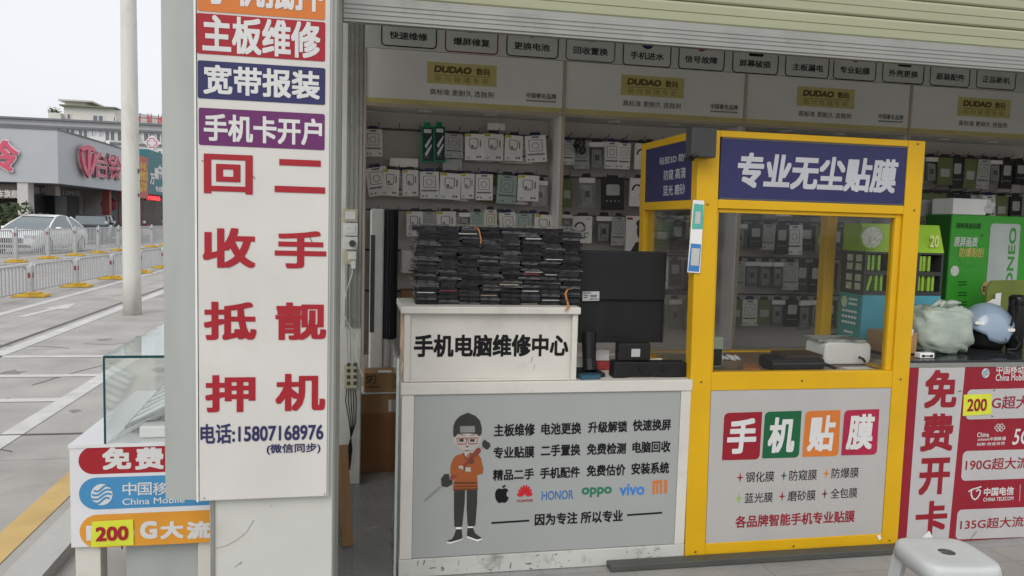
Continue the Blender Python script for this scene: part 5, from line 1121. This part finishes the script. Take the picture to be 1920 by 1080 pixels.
car('parked_car', 'white sedan parked behind the tall white barriers across the street', (-11.1, 28.6, 0), R(-5), mat('white car paint', (.78,.80,.80), .22, .03, coat=.6), 4.7, 1.84, 1.46,
    [(0, .62, .80), (.12, .72, .92), (.6, .86, .98), (1.2, .93, 1), (2.4, .95, 1), (3.7, .98, 1), (4.4, .97, .94), (4.66, .85, .86)], [(1.1, .93, .9), (1.6, 1.17, .78), (2.1, 1.37, .69), (2.6, 1.45, .66), (3.1, 1.43, .65), (3.5, 1.36, .66), (4.0, 1.15, .7), (4.4, .98, .74)])
car('parked_jeep', 'small black off road car parked by the shop fronts behind the barriers', (-11.75, 38.2, 0), R(8), mat('black car paint', (.012,.013,.016), .35, .05), 3.7, 1.7, 1.5,
    [(0, .82, .90), (.1, .90, .95), (.5, .95, .98), (1.0, .98, 1), (2.0, 1.0, 1), (3.0, 1.0, 1), (3.6, 1.0, .97), (3.68, .9, .93)], [(1.0, .98, .9), (1.3, 1.40, .84), (2.2, 1.44, .84), (3.3, 1.44, .84), (3.6, .98, .88)])
def scooter(lab, loc, rz, m):
    t = thing('parked_scooter', lab, 'scooter', group='scooters parked by the shop fronts')
    for y in (0, 1.25):
        w_ = MB().tube([(-.05, y, .24), (.05, y, .24)], .24, 16).build('wheel', tyre); w_.parent = t
    b = MB().obox((0, .25, .62), .36, .08, .55, (R(-18), 0, 0)).obox((0, .62, .30), .28, .5, .08).obox((0, 1.05, .52), .30, .62, .32).obox((0, .05, .50), .14, .34, .08)
    o = b.build('body', m, None, .03); o.parent = t
    o = MB().obox((0, .98, .73), .27, .66, .10).build('seat', bk, None, .03); o.parent = t
    h = MB().tube([(0, .0, .25), (0, .2, 1.0)], .03, 6).tube([(-.33, .3, 1.06), (-.12, .2, 1.0), (.12, .2, 1.0), (.33, .3, 1.06)], .018, 6).obox((-.25, .18, 1.2), .10, .02, .07).obox((.25, .18, 1.2), .10, .02, .07)
    o = h.build('handlebar', dk_grey); o.parent = t
    o = MB().obox((0, .14, .98), .2, .1, .14).build('headlight', lens, None, .03); o.parent = t
    t.location = loc; t.rotation_euler = (0, 0, rz)
for k, (x, y, a, c, nm) in enumerate(((-11.2,38.6,-60,(.5,.5,.5),'white'),(-11.3,40.2,-70,(.03,.03,.035),'black'),(-11.2,41.6,-55,(.45,.46,.47),'silver'),(-11.4,43.2,-70,(.04,.05,.08),'dark blue'),(-11.0,44.4,-50,(.3,.05,.05),'red'),(-12.2,33.4,-40,(.03,.03,.03),'matt black'),(-11.2,49.5,-50,(.4,.4,.4),'grey'),(-11.0,52.5,-60,(.04,.04,.04),'glossy black'))):
    scooter('%s scooter parked %s' % (nm, 'between the white sedan and the black off road car' if k == 5 else 'by the red and teal shop fronts at the far end' if k > 5 else 'in the row to the right of the black off road car'), (x, y, 0), R(a), mat('scooter paint %s' % nm, c, .3, .05))
def shrub(lab, loc, h, r_, n, m, seed):
    rnd = random.Random(seed); t = thing('potted_shrub', lab, 'plant', loc)
    MB().tube([(loc[0], loc[1], .0), (loc[0]+.05, loc[1], h*.6)], [.05, .03], 6).build('stem', wood, t); o = MB()
    for _ in range(n):
        a = rnd.uniform(0, 6.28); rr = r_*math.sqrt(rnd.random()); z = h*rnd.uniform(.25, 1); rr *= 1.1-.5*abs(z/h-.55); c = Vector((loc[0]+rr*math.cos(a), loc[1]+rr*math.sin(a), z))
        d = Vector((rnd.uniform(-1,1), rnd.uniform(-1,1), rnd.uniform(-.3,1))).normalized()*rnd.uniform(.10,.18); s2 = d.cross(Vector((rnd.random()-.5, rnd.random()-.5, rnd.random()))).normalized()*.045
        o.face([c-d, c+s2, c+d, c-s2])
    o.build('foliage', m, t)
leaf = mat('dull green leaf', (.06,.085,.04), .6, .4, 4); leaf2 = mat('yellow green leaf', (.12,.14,.05), .6, .35, 4)
shrub('bushy green shrub behind the white sedan at the left edge', (-13.9, 35.6, 0), 1.75, 1.0, 500, leaf, 1); shrub('lighter leafy shrub just right of the bushy one behind the sedan', (-13.0, 36.2, 0), 1.3, .6, 260, leaf2, 2)

# ---------------------------------------------------------------- buildings across the street
BXc = Pl('F', 40).px(110, 344)[0]; FA = Pl('F', 40.0); SA = Pl('S', BXc)
zf0 = FA.px(110, 344)[1]; zf1 = FA.px(110, 244)[1]
fas = mat('grey blue sign cladding', (.40,.425,.445), .45, .04, .6); b_wall = mat('white building paint', (.66,.66,.66), .7, .06, .8, dirt=.15, dcol=(.4,.4,.4), dscale=.4); b_grey = mat('grey cornice', (.16,.17,.185), .7, .08, 1)
dark_in = mat('dim shop interior', (.018,.018,.02), .6, .3, 1.5); win_g = mat('distant window glass', (.10,.115,.125), .12, .25, .8, spec=.7); shutter_b = mat('brown shop front', (.075,.058,.055), .5, .3, 1)  # dark_in: near-black tone painting the shade inside the shop openings
pink = mat('pink red sign letter', (.56,.09,.15), .4, .05); pk_side = mat('letter side', (.16,.16,.17), .5); pale_edge = mat('letter rim', (.62,.55,.57), .4)
sa = thing('scooter_shop', 'grey clad scooter shop on the corner across the street with red raised letters', 'building', (BXc-6, 48, 0))
MB().box(BXc-26, BXc-.4, 40.6, 62, zf1-.4, zf1-.02).build('roof', b_grey, sa)
MB().box(BXc-26, BXc, 39.95, 40.6, zf0, zf1).build('fascia', fas, sa); yend = SA.px(229, 357)[0]+1.6
MB().box(BXc-.45, BXc-.001, 40.601, yend, zf0, zf1).build('fascia', fas, sa)
MB().box(BXc-26, BXc+.05, 39.9, 40.62, zf1+.002, zf1+.07).build('coping', b_grey, sa); MB().box(BXc-.5, BXc+.05, 40.622, yend, zf1+.002, zf1+.07).build('coping', b_grey, sa)
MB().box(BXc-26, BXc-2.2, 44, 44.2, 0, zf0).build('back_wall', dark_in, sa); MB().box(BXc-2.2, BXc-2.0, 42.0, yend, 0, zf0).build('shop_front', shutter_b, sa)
MB().box(BXc-26, BXc-.4, 40.6, 44, zf0+.001, zf0+.1).build('soffit', b_grey, sa); MB().box(BXc-2.2, BXc-.4, 44, yend, zf0+.001, zf0+.1).build('soffit', b_grey, sa)
for x0, x1 in ((33, 53), ): a = FA.px(x0, 400)[0]; b = FA.px(x1, 400)[0]; MB().box(a, b, 40.02, 40.7, 0, zf0-.001).build('column', mat('pale column tile', (.50,.48,.47), .6, .08), sa)
MB().box(BXc-2.0, BXc-1.5, 44.0, 44.6, 0, zf0-.001).build('column', mat('warm column', (.36,.32,.30), .6), sa); MB().box(BXc-.9, BXc-.5, 49.4, 49.8, 0, zf0-.001).build('column', mat('red column', (.25,.07,.06), .6), sa)
SI = Pl('S', BXc-1.999)
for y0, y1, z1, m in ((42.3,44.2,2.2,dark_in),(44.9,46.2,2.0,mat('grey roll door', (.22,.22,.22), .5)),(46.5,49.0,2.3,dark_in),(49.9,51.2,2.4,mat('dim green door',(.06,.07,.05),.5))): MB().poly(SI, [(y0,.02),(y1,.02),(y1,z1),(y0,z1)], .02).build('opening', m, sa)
FBk = Pl('F', 43.99)
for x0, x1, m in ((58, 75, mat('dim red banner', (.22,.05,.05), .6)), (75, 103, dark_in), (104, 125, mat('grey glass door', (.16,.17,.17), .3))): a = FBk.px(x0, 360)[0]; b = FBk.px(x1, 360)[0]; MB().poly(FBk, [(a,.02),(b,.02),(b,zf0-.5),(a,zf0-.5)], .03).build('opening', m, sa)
MB().poly(FBk, [FBk.px(67,399), FBk.px(78,399), FBk.px(78,389), FBk.px(67,389)], .06).build('notice', paper, sa)
FS = Pl('F', 39.95); sb2 = MB().poly(Pl('F', 40.3), [FS.px(-60,371), FS.px(42,372), FS.px(42,346), FS.px(-60,344)], 0); sb2 = sb2.build('shop_board', mat('dark brown board', (.10,.075,.07), .5), sa)
MB().text(Pl('F', 40.28), '电动车旗舰店', FS.px(-36,369), FS.px(40,356), 0, .03).build('lettering', mat('pale board letter', (.55,.52,.50), .5), sb2)
MB().text(SI, '直购低至1299元', (42.4, zf0-.42), (49.0, zf0-.12), .06, .0).build('lettering', mat('dim led letter', (.33,.32,.33), .5), sa)
def raised(o, t): m_ = o.modifiers.new('depth', 'SOLIDIFY'); m_.thickness = t; m_.offset = -1; return o
raised(MB().text(FA, '铃', FA.px(-42,319), FA.px(37,265), .22, .02).build('raised_letter', pink, sa), .12)
raised(MB().text(FA, '台', FA.px(-95,319), FA.px(-36,265), .22, .045).build('raised_letter', pink, sa), .12)
SLg = zc(0, 150, 2.7)
def SG(*q): return [SA.px(*SLg(*p)) for p in q]
sh_ = [((380,350),(395,335),(420,328),(440,338),(455,355),(446,364),(428,353),(427,462),(419,470),(412,462),(413,353),(400,352),(386,362)), ((378,360),(390,366),(397,415),(418,474),(439,420),(447,372),(459,366),(456,420),(442,466),(418,496),(394,452),(382,404))]
for p in sh_:
    raised(MB().poly(SA, SG(*p), .18).build('raised_emblem', pink, sa), .12); MB().stroke(SA, SG(*p), .06, .183, True).build('emblem_rim', pale_edge, sa)
for ch, a, b in (('台',(468,490),(532,375)), ('铃',(540,500),(600,388))):
    q = (SA.px(*SLg(*a)), SA.px(*SLg(*b)))
    raised(MB().text(SA, ch, *q, .18, 0).build('raised_letter', pink, sa), .12); raised(MB().text(SA, ch, (q[0][0]-.07, q[0][1]-.05), (q[1][0]+.07, q[1][1]+.05), .14, .02).build('letter_rim', pale_edge, sa), .02)
    raised(MB().text(SA, ch, (q[0][0]-.3, q[0][1]-.05), (q[1][0]-.3, q[1][1]+.02), .05, .01).build('letter_side', pk_side, sa), .03)
q = (FA.px(-42,319), FA.px(37,265)); raised(MB().text(FA, '铃', (q[0][0]-.06, q[0][1]-.06), (q[1][0]+.06, q[1][1]+.06), .18, .035).build('letter_rim', pale_edge, sa), .02)
# smaller shops further along
s2 = thing('corner_shops', 'row of small shops with red and teal signs past the grey scooter shop', 'building', (BXc-3, 56, 0))
y2 = yend+.05
MB().box(BXc-9, BXc-.6, y2, 75, 4.6, 5.0).build('upper_wall', b_wall, s2); MB().box(BXc-2.4, BXc-2.2, y2, 75, 0, 4.6).build('shop_front', shutter_b, s2); MB().box(BXc-2.2, BXc-.6, y2, 75, 3.0, 4.6).build('canopy', b_grey, s2)
def board(nm, lab, x0, x1, yt, yb, m, proud=.0):
    a = SA.px(x0, yb); b = SA.px(x1, yt); t = thing(nm, lab, 'sign', (BXc, a[0], 3.5)); MB().box(BXc-.55, BXc+proud, a[0], b[0], a[1], b[1]).build('board', m, t); return t, Pl('S', BXc+proud)
t, P_ = board('shop_sign', 'red shop sign board with yellow and white lettering beside the street pole', 240, 277.5, 296, 369, mat('faded red board', (.42,.10,.08), .5))
for ch, a, b in (('手机', (262,318), (274,306)), ('维修店', (261,338), (276,322)), ('高价回收', (258,350), (275,342)), ('配件', (262,360), (274,352))): MB().text(P_, ch, P_.px(*a), P_.px(*b), .02, .03).build('lettering', mat('sign yellow letter', (.65,.45,.08), .5), t)
t, P_ = board('shop_sign', 'teal shop sign board with arched white lettering next to the pillar', 278.5, 345, 302, 363, mat('teal board', (.03,.16,.18), .5))
for ch, a, b in (('万', (281,345), (289,326)), ('顺', (289,336), (297,316)), ('中', (296,334), (303,309)), ('医', (303,336), (311,318)), ('馆', (311,342), (318,324)), ('专业', (291,359), (301,350)), ('医药', (301,360), (313,351))): MB().text(P_, ch, P_.px(*a), P_.px(*b), .02, .04).build('lettering', white, t)
led = mat('red led letter', (.9,.02,.03), .4, .2, 3, emit=1.6)
for k, (x0, x1, yt, yb, lab) in enumerate(((259,275,366,378,'small glowing red sign under the red shop board'),(288,314,368,376,'glowing red strip sign under the teal shop board'))):
    a = SA.px(x0, yb); b = SA.px(x1, yt); t = thing('led_sign', lab, 'sign', (BXc-.5, a[0], 2.5)); MB().box(BXc-.62, BXc-.5, a[0], b[0], a[1], b[1]).build('panel', mat('led backing', (.2,.01,.012), .5), t); MB().text(Pl('S', BXc-.5), '手机' if k == 0 else '中西药品', (a[0]+.1, a[1]+.05), (b[0]-.1, b[1]-.05), .03, .06).build('lettering', led, t)
MB().poly(Pl('S', BXc-2.19), [(yend+3.2,.02),(yend+5.4,.02),(yend+5.4,2.7),(yend+3.2,2.7)], .02).build('door', mat('dark teal door', (.03,.07,.085), .5), s2); MB().poly(Pl('S', BXc-2.19), [(yend+5.6,.02),(yend+12,.02),(yend+12,2.7),(yend+5.6,2.7)], .02).build('door', mat('dark wine door', (.10,.015,.02), .5), s2)
lt = thing('red_lantern', 'round red lantern hanging under the scooter shop fascia by the red column', 'lantern', (BXc-1.2, 47.2, 2)); sp_ = Pl('S', BXc-1.2).px(205, 383); MB().lathe(BXc-1.2, sp_[0], [(.1, sp_[1]-.42), (.38, sp_[1]-.25), (.48, sp_[1]), (.38, sp_[1]+.25), (.1, sp_[1]+.42)], 16).build('globe', mat('dull red silk', (.17,.03,.035), .6), lt, smooth=True)
MB().tube([(BXc-1.2, sp_[0], sp_[1]+.42), (BXc-1.2, sp_[0], zf0)], .015, 5).build('cord', bk, lt)
# long apartment block behind
LY = 82.0; LP2 = Pl('F', LY); la = thing('apartment_block', 'long white three storey block with grey cornices behind the scooter shop', 'building', (-35, 90, 0))
lx0 = LP2.px(-260, 300)[0]; lx1 = LP2.px(560, 300)[0]; ztop2 = LP2.px(160, 226)[1]; zb1 = LP2.px(160, 239)[1]
MB().box(lx0, lx1, LY, LY+12, 0, ztop2-.181).build('wall', b_wall, la)
MB().box(lx0, lx1, LY-.5, LY+12.2, ztop2-.18, ztop2).build('cornice', b_grey, la); MB().box(lx0, lx1, LY-.35, LY-.001, zb1-.2, zb1).build('cornice', b_grey, la)
MB().box(lx0, lx1, LY-.2, LY-.001, LP2.px(160,263)[1]-.3, LP2.px(160,263)[1]-.1).build('string_course', b_grey, la)
frm = mat('white window frame', (.6,.6,.6), .5)
def window(x0, x1, yt, yb, par, P, bars=1):
    a = P.px(x0, yb); b = P.px(x1, yt); w_ = MB().box(a[0], b[0], P.c-.02, P.c-.001, a[1], b[1]).build('window', win_g, par); o = MB()
    for k in range(bars+1): x = a[0]+(b[0]-a[0])*k/max(1, bars); o.box(x-.06, x+.06, P.c-.06, P.c-.0205, a[1]-.05, b[1]+.05)
    o.box(a[0], b[0], P.c-.058, P.c-.0206, a[1]-.12, a[1]).box(a[0], b[0], P.c-.058, P.c-.0206, b[1], b[1]+.08).build('window_frame', frm, w_)
for x0, x1, yt, yb, n in ((-60,-40,243,258,2),(-20,-4,243,258,2),(14,32,243,258,2),(52,68,244,259,2),(90,104,244,259,2),(123,141,243,256,2),(147,165,245,258,2),(170.5,173,246,252,1),(174.5,177,246,252,1),(185,187.5,247,253,1),(189,191.5,247,253,1),(197,216,247.5,263,2),(220,232,248,264,1),(258,259.8,250,255,1),(261,262.8,250,255,1),(269.5,290,251,268,2),(293,310,252,268,2),(318,336,253,269,2),
        (197,216,276,292,2),(220,232,277,292,1),(258,259.8,282,288,1),(261.5,263.3,282,288,1),(270,290,283,298,2),(296,311,284,300,2),(318,336,285,300,2)): window(x0, x1, yt, yb, la, LP2, n)
au = MB()
for x, y in ((260,259),(260,290),(205,268)): a = LP2.px(x-3, y+2.5); b = LP2.px(x+3, y-2.5); au.box(a[0], b[0], LY-.5, LY-.05, a[1], b[1])
au.build('air_unit', plastic_w, la)
rs = thing('roof_sign', 'tall red characters on a frame along the roof edge of the long block', 'sign', (-23, 82, ztop2))
for ch, a, b in (('蒋',(252,229),(263,217)),('军',(273,230),(284,218)),('诊',(293,230.5),(305,218.5)),('所',(314,232),(326,220))): MB().text(LP2, ch, LP2.px(*a), LP2.px(*b), -.3, .03).build('lettering', mat('roof sign red', (.5,.06,.08), .5), rs)
q = MB()
for x in (254,261,276,282,296,302,316,323): a = LP2.px(x, 231); q.box(a[0]-.03, a[0]+.03, LY+.32, LY+.38, ztop2+.05, ztop2+1.0)
q.box(LP2.px(250,231)[0], LP2.px(328,231)[0], LY+.31, LY+.34, ztop2+.52, ztop2+.58); q.build('sign_frame', dk_grey, rs)
# stair head and white house behind the long block
WYh = 98.0; WPh = Pl('F', WYh); wh = thing('rooftop_house', 'cream white house with a flat overhanging roof rising behind the long block', 'building', (-50, 100, 0)); crm = mat('cream white render', (.60,.59,.54), .7, .05, .5)
a = WPh.px(120, 232); b = WPh.px(214, 204); MB().box(a[0], b[0], WYh, WYh+9, 0, b[1]).build('wall', crm, wh); MB().box(a[0]-.3, b[0]+.3, WYh-.5, WYh+9, b[1]+.001, b[1]+.15).build('roof_edge', mat('olive roof edge', (.17,.18,.13), .6), wh)
m_ = MB(); m_.v = [(b[0]+.001, WYh, 0), (b[0]+4.5, WYh+5, 0), (b[0]+4.5, WYh+9, 0), (b[0]+.001, WYh+9, 0)]; zt = b[1]-.1; m_.v += [(x, y, zt) for x, y, _ in m_.v]; m_.f = [(0,1,5,4),(1,2,6,5),(2,3,7,6),(3,0,4,7),(4,5,6,7)]; m_.build('wall', crm, wh)
c = WPh.px(110, 215); d = WPh.px(150, 196); MB().box(c[0], d[0], WYh+2, WYh+8, b[1]+.151, d[1]+.5).build('stair_head', crm, wh); MB().box(c[0]-.5, d[0]+.8, WYh+1.4, WYh+8.5, d[1]+.501, d[1]+.68).build('roof', mat('pale flat roof', (.5,.49,.46), .6), wh)
MB().box(WPh.px(97, 232)[0], a[0]-.001, WYh-1, WYh+5, 0, WPh.px(100, 213)[1]).build('lower_wing', crm, wh)
for x0, x1, yt, yb, n in ((126,133,214.5,223,1),(174,194,217.5,226,2),(213,217,220,227,1)): window(x0, x1, yt, yb, wh, WPh, n)
t = thing('roof_plant', 'wispy plants growing on the low roof left of the stair head', 'plant', (WPh.px(100, 213)[0], WYh, WPh.px(100, 213)[1])); o = MB(); rnd = random.Random(9)
for _ in range(150):
    p = WPh.px(rnd.uniform(94, 110), 213-abs(rnd.gauss(0, 5))); s_ = .16; yy = WYh+rnd.uniform(-.8, .8); o.face([(p[0]+rnd.uniform(-s_,s_), yy+rnd.uniform(-s_,s_), p[1]+rnd.uniform(-s_,s_)) for _ in range(3)])
o.build('foliage', leaf, t)
# clinic cross sign on a bracket
cs = Pl('F', 60); cc = Vector(cs.px(285, 268)); rr_ = abs(cs.px(301, 268)[0]-cc.x); t = thing('clinic_sign', 'white diamond sign with a pink ringed cross on a bracket above the shop boards', 'sign', (cc.x, 60, cc.y))
MB().prism(cs, [(cc.x-rr_, cc.y), (cc.x, cc.y-rr_), (cc.x+rr_, cc.y), (cc.x, cc.y+rr_)], -.2, 0).build('light_box', mat('white sign box', (.66,.64,.66), .4), t, .02)
def cross(r1, w1): return [(cc.x+x*r1, cc.y+y*r1) for x, y in ((-w1,-1),(w1,-1),(w1,-w1),(1,-w1),(1,w1),(w1,w1),(w1,1),(-w1,1),(-w1,w1),(-1,w1),(-1,-w1),(-w1,-w1))]
MB().stroke(cs, cross(rr_*.55, .5), rr_*.13, .01, True).build('ring', pink, t); MB().poly(cs, cross(rr_*.42, .4), .012).build('cross', white, t)
MB().tube([(cc.x, 60.1, cc.y-rr_*.8), (cc.x-1.0, 60.3, cc.y-rr_*2.1)], .05, 6).tube([(cc.x+.3, 60.1, cc.y-rr_*.7), (cc.x-.2, 60.3, cc.y-rr_*2.1)], .05, 6).tube([(cc.x-1.6, 60.3, cc.y-rr_*2.1), (cc.x+1.2, 60.3, cc.y-rr_*2.1)], .05, 6).tube([(cc.x-1.6, 60.3, 4.9), (cc.x-1.6, 60.3, cc.y-rr_*2.1)], .05, 6).build('bracket', plastic_w, t)
bpy.data.objects.remove(_fo)
